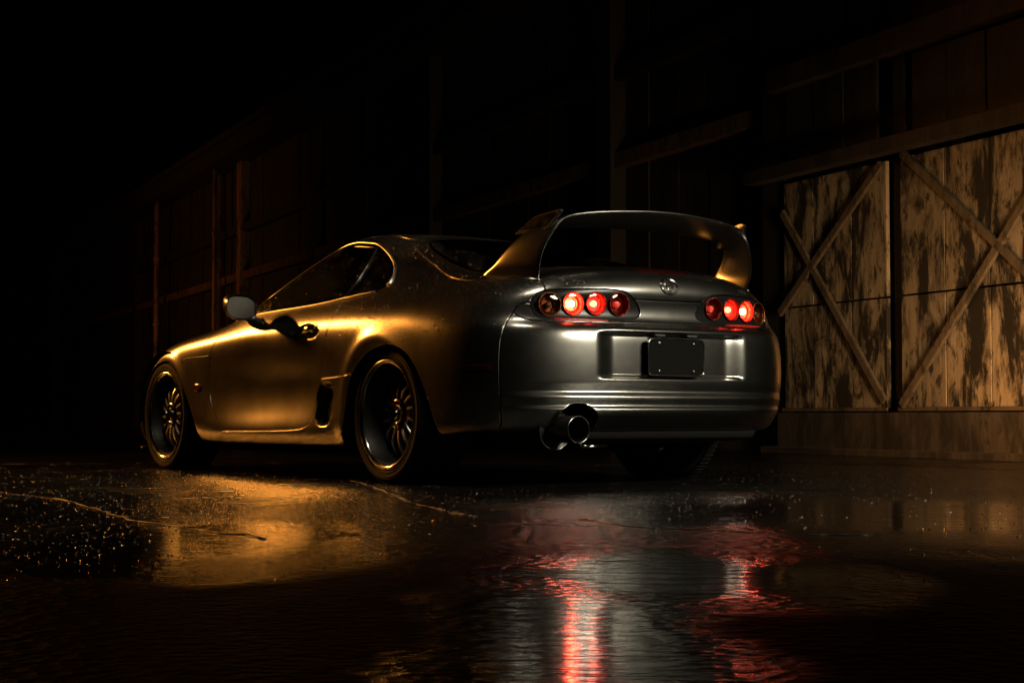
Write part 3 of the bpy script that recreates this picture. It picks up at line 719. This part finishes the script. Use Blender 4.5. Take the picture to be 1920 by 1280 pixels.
def pad(name, outline, fn, th, m, parent, sink=.004, ringn=4):
    """a low raised pad lying on the shell; outline in the 2-D coordinates of fn"""
    c = np.mean(outline, 0); V, F = [], []; k = len(outline)
    prof = [(1.0, -sink), (1.0, th*.55), (.94, th*.9), (.80, th), (.4, th)]
    for sc, off in prof:
        for q in outline:
            a = c+(np.array(q)-c)*sc; p, n = fn(*a); V.append(p+n*off)
    p, n = fn(*c); V.append(p+n*th)
    for r in range(len(prof)-1):
        for i in range(k): j = (i+1) % k; F.append((r*k+i, r*k+j, (r+1)*k+j, (r+1)*k+i))
    b = (len(prof)-1)*k
    for i in range(k): F.append((b+i, b+(i+1) % k, len(V)-1))
    o = mesh_obj(name, V, F, m, parent)
    bm = bmesh.new(); bm.from_mesh(o.data); bmesh.ops.recalc_face_normals(bm, faces=bm.faces); bm.to_mesh(o.data); bm.free()
    o.data.polygons.foreach_set('use_smooth', [True]*len(o.data.polygons)); o.data.set_sharp_from_angle(angle=math.radians(50))
    return o
def oval(cx, cy, a, b, n=24, p=2.0, rot=0):
    out = []
    for i in range(n):
        w = 2*math.pi*i/n; c, s = math.cos(w), math.sin(w)
        x = a*abs(c)**(2/p)*(1 if c >= 0 else -1); y = b*abs(s)**(2/p)*(1 if s >= 0 else -1)
        out.append((cx+x*math.cos(rot)-y*math.sin(rot), cy+x*math.sin(rot)+y*math.cos(rot)))
    return out

# ---- panels
pt = M['paint']
panel('roof', ['roof'], pt, car, 0)
hatch, _ = panel('hatch', ['hatch'], pt, car, 0)
panel('rear_glass', ['rear_glass'], M['glass'], hatch, 0, gap=-.004, offset=-.003, flange=False)
trim('glass_seal', ['rear_glass'], M['rubber_trim'], hatch, 0, .014)
panel('rear_bumper', ['rear_bumper'], pt, car, 0, regs_right=['rear_bumper','exhaust_cutout'])   # only the left half is cut for the exhaust
panel('tail_panel', ['tail_panel'], pt, car, 0)
panel('bonnet', ['bonnet'], pt, car, 0); panel('front_bumper', ['front_bumper'], pt, car, 0); 
ws, _ = panel('windscreen', ['windscreen'], M['glass'], car, 0, gap=-.002, offset=-.003, flange=False)
trim('glass_seal', ['windscreen'], M['rubber_trim'], ws, 0, .014)
doors = {}
for s in (1,-1):
    panel('quarter_panel', ['quarter_panel'], pt, car, s, depth=.022)
    doors[s], _ = panel('door', ['door'], pt, car, s)
    panel('front_fender', ['front_fender'], pt, car, s, depth=.022); panel('side_skirt', ['side_skirt'], pt, car, s)
    panel('door_window', ['door_window'], M['glass'], doors[s], s, gap=-.003, offset=-.004, flange=False)
    panel('quarter_window', ['quarter_window'], M['glass'], car, s, gap=-.003, offset=-.004, flange=False)
    trim('window_trim', ['door_window','quarter_window'], M['chrome'], car, s, .014, .006)
    for nm, pp, off, rr in (('roof_edge_highlight', [(12.3,12.45),(12.12,12.85),(11.85,13.62),(11.38,14.20),(10.78,14.55),(9.87,14.50),(8.97,14.34),(8.22,14.20),(7.76,13.64),(7.62,12.95),(7.75,12.3),(8.0,11.3)], .0025, .0052), ('belt_highlight', [(12.1,10.22),(11.18,10.06),(10.36,10.16),(9.8,10.34),(9.27,10.57),(8.35,10.82)], .002, .0040)):
        q_ = [frame(u, v) for u, v in crom(pp, .08)]
        V, F = tube([(p+n*off)*[1,s,1] for p, n in q_], rr, 10); mesh_obj(nm, V, F, M['satin_metal'], car)  # tubes added along the window edges to catch a highlight line
    # slim bright-edged pillar between the two side windows
    pl = [frame(u, v) for u, v in crom([(8.30,14.02),(8.72,13.35),(9.06,12.5),(9.24,11.3),(9.29,10.62)], .08)]
    V, F = tube([(p+n*.0005)*[1,s,1] for p, n in pl], .0075, 8, flat=.6); mesh_obj('window_divider', V, F, M['gloss_black'], car)

# ---- inner body so that nothing shows through the gaps
b = bmesh.new()
box_mesh(b, (1.25,0,.30), (1.75,1.50,.22)); box_mesh(b, (-.62,0,.42), (.42,1.28,.26)); box_mesh(b, (2.95,0,.30), (.55,1.1,.20)); box_mesh(b, (1.27,0,.40), (3.9,1.10,.30))
bm_obj('underbody', b, M['void'], car, bevel=.03)
for s in (1,-1):
    for cx, r in ((-.05,.375),(2.53,.355)):
        prof = [(.05,-.30),(r-.03,-.30),(r,-.26),(r,.0)]
        V, F = lathe(prof, 40); V = [(a, o*s, c) for a, o, c in V]; F = [f for f in F if max(V[i][2] for i in f) > -.02]
        w = mesh_obj('wheel_well', V, F, M['void'], car); w.location = (cx, .885*s, .325)

# ---- interior: dash, seats, wheel
b = bmesh.new(); box_mesh(b, (1.75,0,.70), (.30,1.36,.22)); bm_obj('dashboard', b, M['void'], car, bevel=.06)
for s in (1,-1):
    b = bmesh.new(); box_mesh(b, (.98,.36*s,.52), (.50,.46,.14)); box_mesh(b, (.70,.36*s,.76), (.13,.46,.54), Matrix.Rotation(-.30,3,'Y')); box_mesh(b, (.58,.36*s,1.06), (.09,.24,.14), Matrix.Rotation(-.30,3,'Y'))
    bm_obj('seat', b, M['satin_black'], car, bevel=.04)

# ---- wheels
def wheel(cx, s, ydish, rt, width, spin):
    """built with its outer face at y=0 looking to +y"""
    w = empty('wheel', (cx, .878*s, rt-.004), 0, car)
    if s < 0: w.rotation_euler = (0,0,math.pi)
    rl = .249
    V, F = lathe([(rl-.006,-.006),(rl+.010,-.002),(rl+.028,.004),(rl+.046,.002),(rt-.012,-.012),(rt-.004,-.026),(rt,-.045),(rt,-.075),(rt-.009,-.077),(rt-.009,-.084),(rt,-.086),(rt,-width*.48),(rt-.009,-width*.48-.001),(rt-.009,-width*.52),(rt,-width*.52-.001),(rt,-width+.086),(rt-.009,-width+.084),(rt-.009,-width+.076),(rt,-width+.074),(rt-.002,-width+.04),(rt-.014,-width+.012),(rl+.04,-width),(rl-.006,-width+.01)], 96)
    ty = mesh_obj('tyre', V, F, M['tyre'], w); ty.data.set_sharp_from_angle(angle=math.radians(45))
    # raised sidewall ribs
    for r, t in ((rl+.016,.0022),(rl+.036,.0018)):
        V, F = tube([(r*math.cos(a), .0035, r*math.sin(a)) for a in np.linspace(0, 2*math.pi, 96, endpoint=False)], t, 6, True); mesh_obj('sidewall_rib', V, F, M['tyre'], ty)
    # tread blocks: short cross cuts round the shoulder
    bb = bmesh.new()
    for i in range(72):
        a = 2*math.pi*i/72; R_ = Matrix.Rotation(-a, 3, 'Y')
        box_mesh(bb, R_ @ Vector((rt-.001, -.045, 0)), (.006, .056, .0075), R_)
        box_mesh(bb, R_ @ Vector((rt-.001, -width+.045, 0)), (.006, .056, .0075), R_)
    bm_obj('tread_blocks', bb, M['tyre'], ty)['kind'] = 'stuff'
    V, F = lathe([(rl-.020,-.012),(rl-.016,-.002),(rl-.006,.003),(rl+.003,.001),(rl+.004,-.008)], 96); mesh_obj('rim_lip', V, F, M['rim_lip'], w)
    V, F = lathe([(rl-.017,-.008),(rl-.024,-.016),(rl-.030,-.05),(rl-.036,-.075),(rl-.040,-width*.55),(rl-.028,-width+.02)], 96); mesh_obj('rim_barrel', V, F, M['rim_dark'], w)
    # spokes: thin twin-edged blades sweeping from the hub down into the barrel
    n = 14; hub = .074
    sp = None
    for i in range(n):
        a = 2*math.pi*i/n+spin; path, rad = [], []
        for t in np.linspace(0, 1, 10):
            r = hub-.012+(rl-.034-hub+.012)*t; w_ = a+.10*math.sin(t*2.2)
            path.append((r, w_, ydish-.010+.010*math.sin(t*math.pi)-.052*t**2.2)); rad.append(.0105-.003*math.sin(t*math.pi)+.004*t*t)
        V, F = [], []
        for (r, w_, y), q in zip(path, rad):
            e = Vector((math.cos(w_), 0, math.sin(w_))); tt = Vector((-math.sin(w_), 0, math.cos(w_))); c = e*r+Vector((0,y,0))
            V += [tuple(c-tt*q+Vector((0,-.020,0))), tuple(c-tt*q*.95+Vector((0,-.002,0))), tuple(c-tt*q*.55+Vector((0,.003,0))), tuple(c+tt*q*.55+Vector((0,.003,0))), tuple(c+tt*q*.95+Vector((0,-.002,0))), tuple(c+tt*q+Vector((0,-.020,0)))]
        for j in range(9):
            for q in range(6): F.append((j*6+q, j*6+(q+1)%6, (j+1)*6+(q+1)%6, (j+1)*6+q))
        o = mesh_obj('spoke', V, F, M['spoke'], w, smooth=False)
    V, F = lathe([(.0,ydish-.012),(.026,ydish-.012),(.030,ydish-.004),(.034,ydish+.002),(.052,ydish+.004),(.070,ydish+.002),(.077,ydish-.006),(.078,ydish-.05)], 56); mesh_obj('hub', V, F, M['dark_chrome'], w)
    for i in range(5):
        a = 2*math.pi*i/5+.3
        V, F = lathe([(0,.013),(.007,.013),(.0095,.010),(.0095,-.006)], 6); l = mesh_obj('lug_nut', V, F, M['chrome'], w, smooth=False); l.location = (.053*math.cos(a), ydish+.004, .053*math.sin(a))
    V, F = lathe([(0,.004),(.018,.004),(.024,.0),(.026,-.01)], 32); c = mesh_obj('centre_cap', V, F, M['gloss_black'], w); c.location = (0, ydish-.006, 0)
    V, F = lathe([(.06,-.012),(.165,-.012),(.168,-.0),(.165,.012),(.06,.012)], 64); d = mesh_obj('brake_disc', V, F, M['steel'], w); d.location = (0, -.16, 0)
    b = bmesh.new(); box_mesh(b, (.15,-.16,.02), (.075,.075,.17)); bm_obj('brake_caliper', b, M['satin_black'], w, bevel=.02)
    V, F = tube([(0,-.12,0),(0,-.5,0)], .04, 12); mesh_obj('axle', V, F, M['void'], w)
for s in (1,-1):
    wheel(-.040, s, -.058, .318, .275, .12); wheel(2.520, s, -.036, .314, .245, .30)

# ---- tail lamps
for s in (1,-1):
    hs, _ = panel('tail_lamp', ['tail_lamp'], M['lamp_black'], car, s, gap=.002, offset=-.005, flange=True, depth=.01)
    for y, z, rm, bm_ in LAMPS:
        p, n = rear_pt(y*s, z)
        ax = Vector(-n); ax.z *= .3; ax = (ax.normalized()*.7+Vector((.3,0,0))).normalized(); ax.y *= 1    # bowl axis into the car
        q = Vector((1,0,0)).rotation_difference(ax)
        def put(name, prof, m, par, seg=40):
            V, F = lathe(prof, seg, 'x'); V = [tuple(Vector(p)+q @ Vector(v)) for v in V]; return mesh_obj(name, V, F, m, par)
        bw = put('reflector_bowl', [(LR,-.004),(LR,.003),(LR*.95,.014),(LR*.82,.025),(LR*.62,.032),(LR*.30,.036),(0,.036)], M[rm], hs)
        put('chrome_ring', [(LR-.001,-.002),(LR-.001,.0015),(LR+.0015,.0025),(LR+.004,.0015),(LR+.004,-.004)][::-1] if 0 else [(LR-.002,.010),(LR-.0015,-.0055),(LR+.0005,-.0075),(LR+.0025,-.006),(LR+.003,.002)], M['red_dark' if 'red' in rm else 'amber_dark'], hs)
        put('inner_ring', [(LR*.60,.034),(LR*.60,.020),(LR*.63,.018),(LR*.66,.020),(LR*.66,.034)], M[rm], hs, 36)
        put('bulb', [(0,.006),(LR*.15,.007),(LR*.26,.011),(LR*.30,.018),(LR*.26,.027),(LR*.2,.036)], M[bm_], hs, 24)
        put('lens', [(LR,.001),(LR*.85,-.0015),(LR*.5,-.0030),(0,-.0035)], M['lamp_glass'], hs)
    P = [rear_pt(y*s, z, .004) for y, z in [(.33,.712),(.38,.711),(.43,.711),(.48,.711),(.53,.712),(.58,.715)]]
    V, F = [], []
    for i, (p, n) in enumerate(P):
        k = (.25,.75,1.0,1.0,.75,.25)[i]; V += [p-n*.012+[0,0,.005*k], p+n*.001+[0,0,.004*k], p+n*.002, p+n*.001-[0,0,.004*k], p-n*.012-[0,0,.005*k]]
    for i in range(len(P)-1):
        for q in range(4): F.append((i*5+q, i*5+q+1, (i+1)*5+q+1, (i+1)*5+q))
    mesh_obj('lower_lens_glow', V, F, M['lens_glow_strip'], hs)  # glowing strip standing in for red light caught under the lamps
# ---- hatch furniture
pad('brake_light', [(y, z) for y, z in [(.135,.948),(.0,.953),(-.135,.948),(-.148,.938),(-.135,.926),(0,.930),(.135,.926),(.148,.938)]], lambda y, z: rear_pt(y, z), .004, M['marker_red'], hatch)
def ring_on(name, cy, cz, a, b, r, m, parent, n=40):
    P = [rear_pt(y, z, .004)[0] for y, z in oval(cy, cz, a, b, n)]
    V, F = tube(P, r, 8, True); return mesh_obj(name, V, F, m, parent)
em = ring_on('emblem', 0, .872, .046, .033, .0042, M['dark_chrome'], hatch)
ring_on('emblem_oval', 0, .876, .016, .028, .0030, M['dark_chrome'], em, 28); ring_on('emblem_oval', 0, .889, .032, .0135, .0030, M['dark_chrome'], em, 28)
def word(txt, y0, z0, h, parent):
    cu = bpy.data.curves.new('badge', 'FONT'); cu.body = txt; cu.size = h*1.4; cu.extrude = .0015; cu.align_x = 'CENTER'; cu.space_character = 1.15
    o = bpy.data.objects.new('badge', cu); COL.objects.link(o); dg = bpy.context.evaluated_depsgraph_get(); dg.update()
    me = bpy.data.meshes.new_from_object(o.evaluated_get(dg)); bpy.data.objects.remove(o)
    cx = [v.co.x for v in me.vertices]; x0, x1 = min(cx), max(cx); knots = np.linspace(x0, x1, 9)
    rows = [[np.concatenate(rear_pt(y0-x, z0+dz)) for x in knots] for dz in (0, h)]
    V = []
    for v in me.vertices:
        r = [np.array([np.interp(v.co.x, knots, [q[c] for q in row]) for c in range(6)]) for row in rows]
        q = r[0]+(r[1]-r[0])*(v.co.y/h); V.append(q[:3]+q[3:]*(.0015+v.co.z))
    F = [tuple(p.vertices) for p in me.polygons]
    mesh_obj('badge', V, F, M['dark_chrome'], parent, smooth=False)
word('TOYOTA', .475, .868, .020, hatch); word('SUPRA', -.490, .862, .020, hatch)

# ---- number plate
pl = empty('number_plate', (0,0,0), 0, car)
px_ = -1.038
b = bmesh.new(); box_mesh(b, (px_,0,.561), (.006,.305,.152)); bm_obj('plate', b, M['plate'], pl, bevel=.002)
V, F = tube([(px_-.004, y, z) for y, z in oval(0,.561,.156,.080,56,9)], .0042, 8, True); mesh_obj('frame', V, F, M['dark_chrome'], pl)
b = bmesh.new(); box_mesh(b, (px_+.022,0,.561), (.04,.24,.10)); bm_obj('bracket', b, M['satin_black'], pl)
for y in (.095,-.095):
    for z in (.621,.501):
        V, F = lathe([(0,-.007),(.004,-.007),(.0065,-.004),(.0065,.0)], 12, 'x'); o = mesh_obj('bolt', V, F, M['dark_chrome'], pl); o.location = (px_-.002, y, z)
for y in (.09,-.09):
    b = bmesh.new(); box_mesh(b, (px_+.004, y, .654), (.022,.055,.010)); bm_obj('plate_lamp', b, M['satin_black'], pl, bevel=.003)

# ---- exhaust
ex = empty('exhaust', (0,0,0), 0, car); ey, ez = .545, .248
V, F = lathe([(.040,-.30),(.078,-.30),(.083,-.295),(.084,-.28),(.084,.10),(.078,.13)], 48, 'x'); V = [(v[0]-.62, v[1]+ey, v[2]+ez-.012) for v in V]; 
V2, F2 = lathe([(.0,.0),(.072,.0),(.080,-.004),(.084,.004),(.084,.34),(.05,.38),(0,.38)], 48, 'x'); V2 = [(v[0]-.90, v[1]+ey+.004, v[2]+ez-.002) for v in V2]; mesh_obj('muffler', V2, F2, M['steel'], ex).data.set_sharp_from_angle(angle=math.radians(35))
V, F = lathe([(.0,.10),(.0535,.10),(.0535,.0),(.055,-.0012),(.0565,0),(.0565,.16)], 48, 'x'); V = [(v[0]-1.055, v[1]+ey-.006, v[2]+ez+.002) for v in V]; mesh_obj('tail_pipe', V, F, M['steel'], ex).data.set_sharp_from_angle(angle=math.radians(50))
for cx_, r_, yy_, zz_ in ((-1.0565,.0555,ey-.006,ez+.002),(-.904,.082,ey+.004,ez-.002)):
    V, F = tube([(cx_, yy_+r_*math.cos(a), zz_+r_*math.sin(a)) for a in np.linspace(0,2*math.pi,48,endpoint=False)], .0016, 8, True); mesh_obj('rolled_edge', V, F, M['dark_chrome'], ex)
V, F = tube([(-.98,.47,.178),(-.98,.335,.178)], .0075, 10); mesh_obj('hanger_bar', V, F, M['chrome'], ex)
V, F = tube([(-.98,.47,.178),(-.96,.48,.22),(-.90,.49,.24)], .007, 10); mesh_obj('hanger_bar', V, F, M['steel'], ex)
# under-bumper valance
V, F = [], []
for i, y in enumerate(np.linspace(-.62,.62,25)):
    p, n = rear_pt(y, .262); V += [(p[0]+.03, y, .262), (p[0]+.06, y, .21), (p[0]+.20, y, .19)]
for i in range(24):
    if 21 <= i: continue
    for q in range(2): F.append((i*3+q, i*3+q+1, (i+1)*3+q+1, (i+1)*3+q))
mesh_obj('rear_valance', V, F, M['satin_black'], car)

# ---- rear wing
def wing():
    toe = [.017,.017,.017,.016,.015,.013,.009,.004,0,0,0,0]
    half = [ # y, LE(x,z), TE(x,z), thickness, thickness direction angle (0 = sideways, 90 = up)
        (.608,(-.410,.905),(-.837,.888),.046,0), (.611,(-.455,.925),(-.848,.912),.034,0), (.615,(-.550,.962),(-.862,.950),.030,2), (.608,(-.605,1.004),(-.872,.998),.028,8), (.592,(-.655,1.048),(-.885,1.045),.028,14), (.565,(-.700,1.090),(-.898,1.092),.030,24),
        (.535,(-.715,1.115),(-.906,1.130),.033,45), (.495,(-.725,1.126),(-.916,1.156),.034,66), (.430,(-.728,1.130),(-.930,1.172),.032,82), (.330,(-.738,1.136),(-.950,1.184),.030,88), (.200,(-.745,1.141),(-.965,1.193),.030,90), (.07,(-.748,1.144),(-.973,1.199),.030,90)]
    half = [h_+(t_,) for h_, t_ in zip(half, toe)]
    full = half+[(-a,b,c,d,-e,-f) for a,b,c,d,e,f in half[::-1]]
    k = 18; chord = [(1-math.cos(math.pi*i/k))/2 for i in range(k+1)]
    ctl = []
    for y, le, te, th, an, to in full:
        an = math.radians(an); d = np.array([0, math.cos(an), math.sin(an)]) if y > 0 else np.array([0, -math.cos(an), math.sin(-an)])
        LE = np.array([le[0], y+to, le[1]]); TE = np.array([te[0], y-to, te[1]]); row = []
        hh = [th*.5*(2.1*math.sqrt(c)*(1-c)**.75+.16*c**.5*(1 if c < .97 else .55)) for c in chord]
        for c, h in zip(chord, hh): row.append(LE+(TE-LE)*c+d*h)
        for c, h in list(zip(chord, hh))[-1:0:-1]: row.append(LE+(TE-LE)*c-d*h)
        ctl.append(row)
    C = np.array(ctl); n0 = len(C)
    # resample along the span
    ts = np.linspace(0, n0-1, 133); rows = []
    for t in ts:
        i = min(int(t), n0-2); f = t-i; p0, p1, p2, p3 = C[max(i-1,0)], C[i], C[i+1], C[min(i+2,n0-1)]
        rows.append(.5*((2*p1)+(-p0+p2)*f+(2*p0-5*p1+4*p2-p3)*f*f+(-p0+3*p1-3*p2+p3)*f**3))
    R = np.array(rows); kk = R.shape[1]; F = []
    for i in range(len(R)-1):
        for q in range(kk): F.append((i*kk+q, (i+1)*kk+q, (i+1)*kk+(q+1)%kk, i*kk+(q+1)%kk))
    o = mesh_obj('rear_wing', R.reshape(-1,3), F, pt, car)
    bm = bmesh.new(); bm.from_mesh(o.data); bmesh.ops.recalc_face_normals(bm, faces=bm.faces); bm.to_mesh(o.data); bm.free()
    o.data.polygons.foreach_set('use_smooth', [True]*len(o.data.polygons)); o.data.set_sharp_from_angle(angle=math.radians(50))
    for s in (1,-1):
        # end plate capping the stand
        out = crom([(-.655,1.098),(-.700,1.136),(-.752,1.170),(-.83,1.182),(-.905,1.190),(-.916,1.182),(-.892,1.145),(-.868,1.104),(-.76,1.098)], .02, True)
        bm = bmesh.new()
        for yy in (.574, .556):
            bm.faces.new([bm.verts.new((x, yy-(z-1.10)*.42+(x+.78)*.10, z)) for x, z in out])
        bm.faces.ensure_lookup_table(); v = list(bm.verts); m_ = len(out)
        for i in range(m_): bm.faces.new((v[i], v[(i+1)%m_], v[m_+(i+1)%m_], v[m_+i]))
        bmesh.ops.recalc_face_normals(bm, faces=bm.faces)
        for q in bm.verts: q.co.y *= s
        if s < 0: bmesh.ops.reverse_faces(bm, faces=bm.faces)
        bm_obj('end_plate', bm, pt, o, bevel=.004)
        bm = bmesh.new(); ins = [(np.array((x,z))-[-.80,1.145])*[.80,.66]+[-.795,1.146] for x, z in out]
        for yy in (.5765, .570):
            bm.faces.new([bm.verts.new((x, (yy-(z-1.10)*.42+(x+.78)*.10)*s, z)) for x, z in ins])
        v = list(bm.verts); bm.verts.ensure_lookup_table()
        for i in range(m_): bm.faces.new((v[i], v[(i+1)%m_], v[m_+(i+1)%m_], v[m_+i]))
        bmesh.ops.recalc_face_normals(bm, faces=bm.faces); bm_obj('end_cap', bm, M['dark_chrome'], o, bevel=.002)
        # foot of the stand on the hatch
        V, F = tube([(-.395,.628*s,.905),(-.52,.626*s,.903),(-.70,.612*s,.897),(-.85,.592*s,.886)], [.010,.020,.022,.012], 12, flat=.55); mesh_obj('foot', V, F, pt, o)
wing()

# ---- door furniture
for s in (1,-1):
    h = pad('door_handle', oval(.722,.722,.098,.036,28,2.3,-.12), lambda x, z: side_pt(x, z, 0, s), .003, M['gloss_black'], doors[s])
    P = []
    for t in np.linspace(-1, 1, 15):
        p, n = side_pt(.716+.075*t, .727-.009*t, .008+.014*(1-t*t)**.5, s); P.append(p)
    V, F = tube(P, [.006+.0085*(1-t*t)**.5 for t in np.linspace(-1,1,15)], 12, flat=1.3); mesh_obj('lever', V, F, M['chrome'], h)
    p, n = side_pt(.655,.708,.004,s); V, F = lathe([(0,.0),(.009,.0),(.011,-.002),(.011,-.01)], 20); lk = mesh_obj('lock', V, F, M['dark_chrome'], h); lk.location = p; 
    if s < 0: lk.rotation_euler = (0,0,math.pi)
    # mirror
    mr = empty('side_mirror', (1.335, .968*s, .876), 0, doors[s])
    V, F, N_ = [], [], 32
    secs = [(.062,1.0),(.052,1.02),(.02,1.02),(-.02,.97),(-.055,.82),(-.08,.58),(-.092,.28)]
    for dx, sc in secs:
        for y, z in oval(0, 0, .088*sc, .064*sc, N_, 2.7): V.append((-dx, (y+.010*dx/.06)*s, z-.10*y*s*0-.012*dx/.06+.02*y))
    for i in range(len(secs)-1):
        for q in range(N_): F.append((i*N_+q, i*N_+(q+1)%N_, (i+1)*N_+(q+1)%N_, (i+1)*N_+q))
    F.append(tuple((len(secs)-1)*N_+q for q in range(N_)))
    inner = [(.057,.93),(.045,.90)]; b0 = len(V)
    for dx, sc in inner:
        for y, z in oval(0, 0, .088*sc, .064*sc, N_, 2.7): V.append((-dx, (y+.010*dx/.06)*s, z-.012*dx/.06+.02*y))
    for q in range(N_):
        r = (q+1) % N_; F += [(q, r, b0+r, b0+q), (b0+q, b0+r, b0+N_+r, b0+N_+q)]
    hs = mesh_obj('housing', V, F, pt, mr)
    bm = bmesh.new(); bm.from_mesh(hs.data); bmesh.ops.recalc_face_normals(bm, faces=bm.faces); bm.to_mesh(hs.data); bm.free(); hs.data.polygons.foreach_set('use_smooth', [True]*len(hs.data.polygons)); hs.data.set_sharp_from_angle(angle=math.radians(45))
    gl = [(-.046, (y+.0077)*s, z-.009+.02*y) for y, z in oval(0,0,.0785,.0570,N_,2.7)]
    mesh_obj('mirror_glass', gl, [tuple(range(N_)) if s > 0 else tuple(range(N_))[::-1]], M['mirror'], mr, smooth=False)
    V, F = tube([(0,-.050*s,-.035),(.0,-.075*s,-.070),(.005,-.105*s,-.085),(.01,-.14*s,-.09)], [.038,.032,.034,.042], 14, flat=.85); mesh_obj('stem', V, F, M['gloss_black'], mr)
    # markers and wing crease
    pad('side_marker', oval(2.055,.465,.040,.020,20,3), lambda x, z: side_pt(x, z, 0, s), .006, M['marker_amber'], car)
    pad('rear_marker', oval(-.735,.510,.082,.0135,26,4), lambda x, z: side_pt(x, z, 0, s), .004, M['marker_red'], car)
    P = [side_pt(x, z, -.0006, s)[0] for x, z in crom([(2.262,.600),(2.256,.620),(2.235,.630),(2.10,.633),(1.93,.637),(1.908,.638)], .02)]
    V, F = tube(P, .0022, 6); mesh_obj('fender_seam', V, F, M['satin_black'], car)
# ---- chin splitter
V, F = [], []
us = np.linspace(15.9, NU, 40)
for u in np.concatenate([us, us[::-1][1:]]):
    pass
row = [(shell(u, .7), shell_n(u, 3.0)) for u in us]; row = [(p, n) for p, n in row]+[(p*[1,-1,1], n*[1,-1,1]) for p, n in row[::-1][1:]]
for p, n in row:
    n = np.array([n[0], n[1], 0]); n /= np.linalg.norm(n)
    for off, z in ((-.12,.118),(.040,.112),(.048,.118),(.044,.126),(-.12,.135)): q = p+n*off; V.append((q[0], q[1], z))
for i in range(len(row)-1):
    for q in range(4): F.append((i*5+q, i*5+q+1, (i+1)*5+q+1, (i+1)*5+q))
mesh_obj('splitter', V, F, pt, car, smooth=False)
# ---- skirt floor strip
for s in (1,-1):
    b = bmesh.new(); box_mesh(b, (1.08,.80*s,.150), (1.55,.10,.05)); bm_obj('sill', b, M['void'], car)

# ---- rain beads on the upper panels
def rain(n, ulo, uhi, vlo, vhi, sides, keep):
    V, F = [], []
    a = [2*math.pi*i/7 for i in range(7)]
    U = rng.uniform(ulo, uhi, n); W = rng.uniform(vlo, vhi, n); S = rng.choice(sides, n); R = rng.uniform(.0012, .0030, n)*np.where(rng.random(n) < .22, 1.6, 1)
    P = shell(U, W); N = shell_n(U, W)
    dens = .5+.5*np.sin(P[:,0]*7+1.3*np.sin(P[:,2]*9))*np.sin(P[:,2]*11+P[:,0]*3)
    for p, q, s, r, d, u, w in zip(P, N, S, R, dens, U, W):
        if rng.random() > keep(p, d): continue
        t = np.cross(q, [0,0,1.]); t /= np.linalg.norm(t)+1e-9; e = np.cross(q, t); b0 = len(V)
        for rr, hh in ((1.0,-.05),(.75,.42)):
            for w_ in a: V.append((p+(t*math.cos(w_)+e*math.sin(w_))*r*rr+q*r*hh)*[1,s,1])
        V.append((p+q*r*.62)*[1,s,1])
        for i in range(7):
            j = (i+1) % 7
            f1 = (b0+i, b0+j, b0+7+j, b0+7+i); f2 = (b0+7+i, b0+7+j, b0+14)
            F += [f1, f2] if s > 0 else [f1[::-1], f2[::-1]]
    o = mesh_obj('rain_beads', V, F, M['water'], car); o['kind'] = 'stuff'
rain(12000, 2.6, 12.5, 5.5, 16, [1], lambda p, d: (.95 if p[0] < .35 else .5)*max(d, .15))
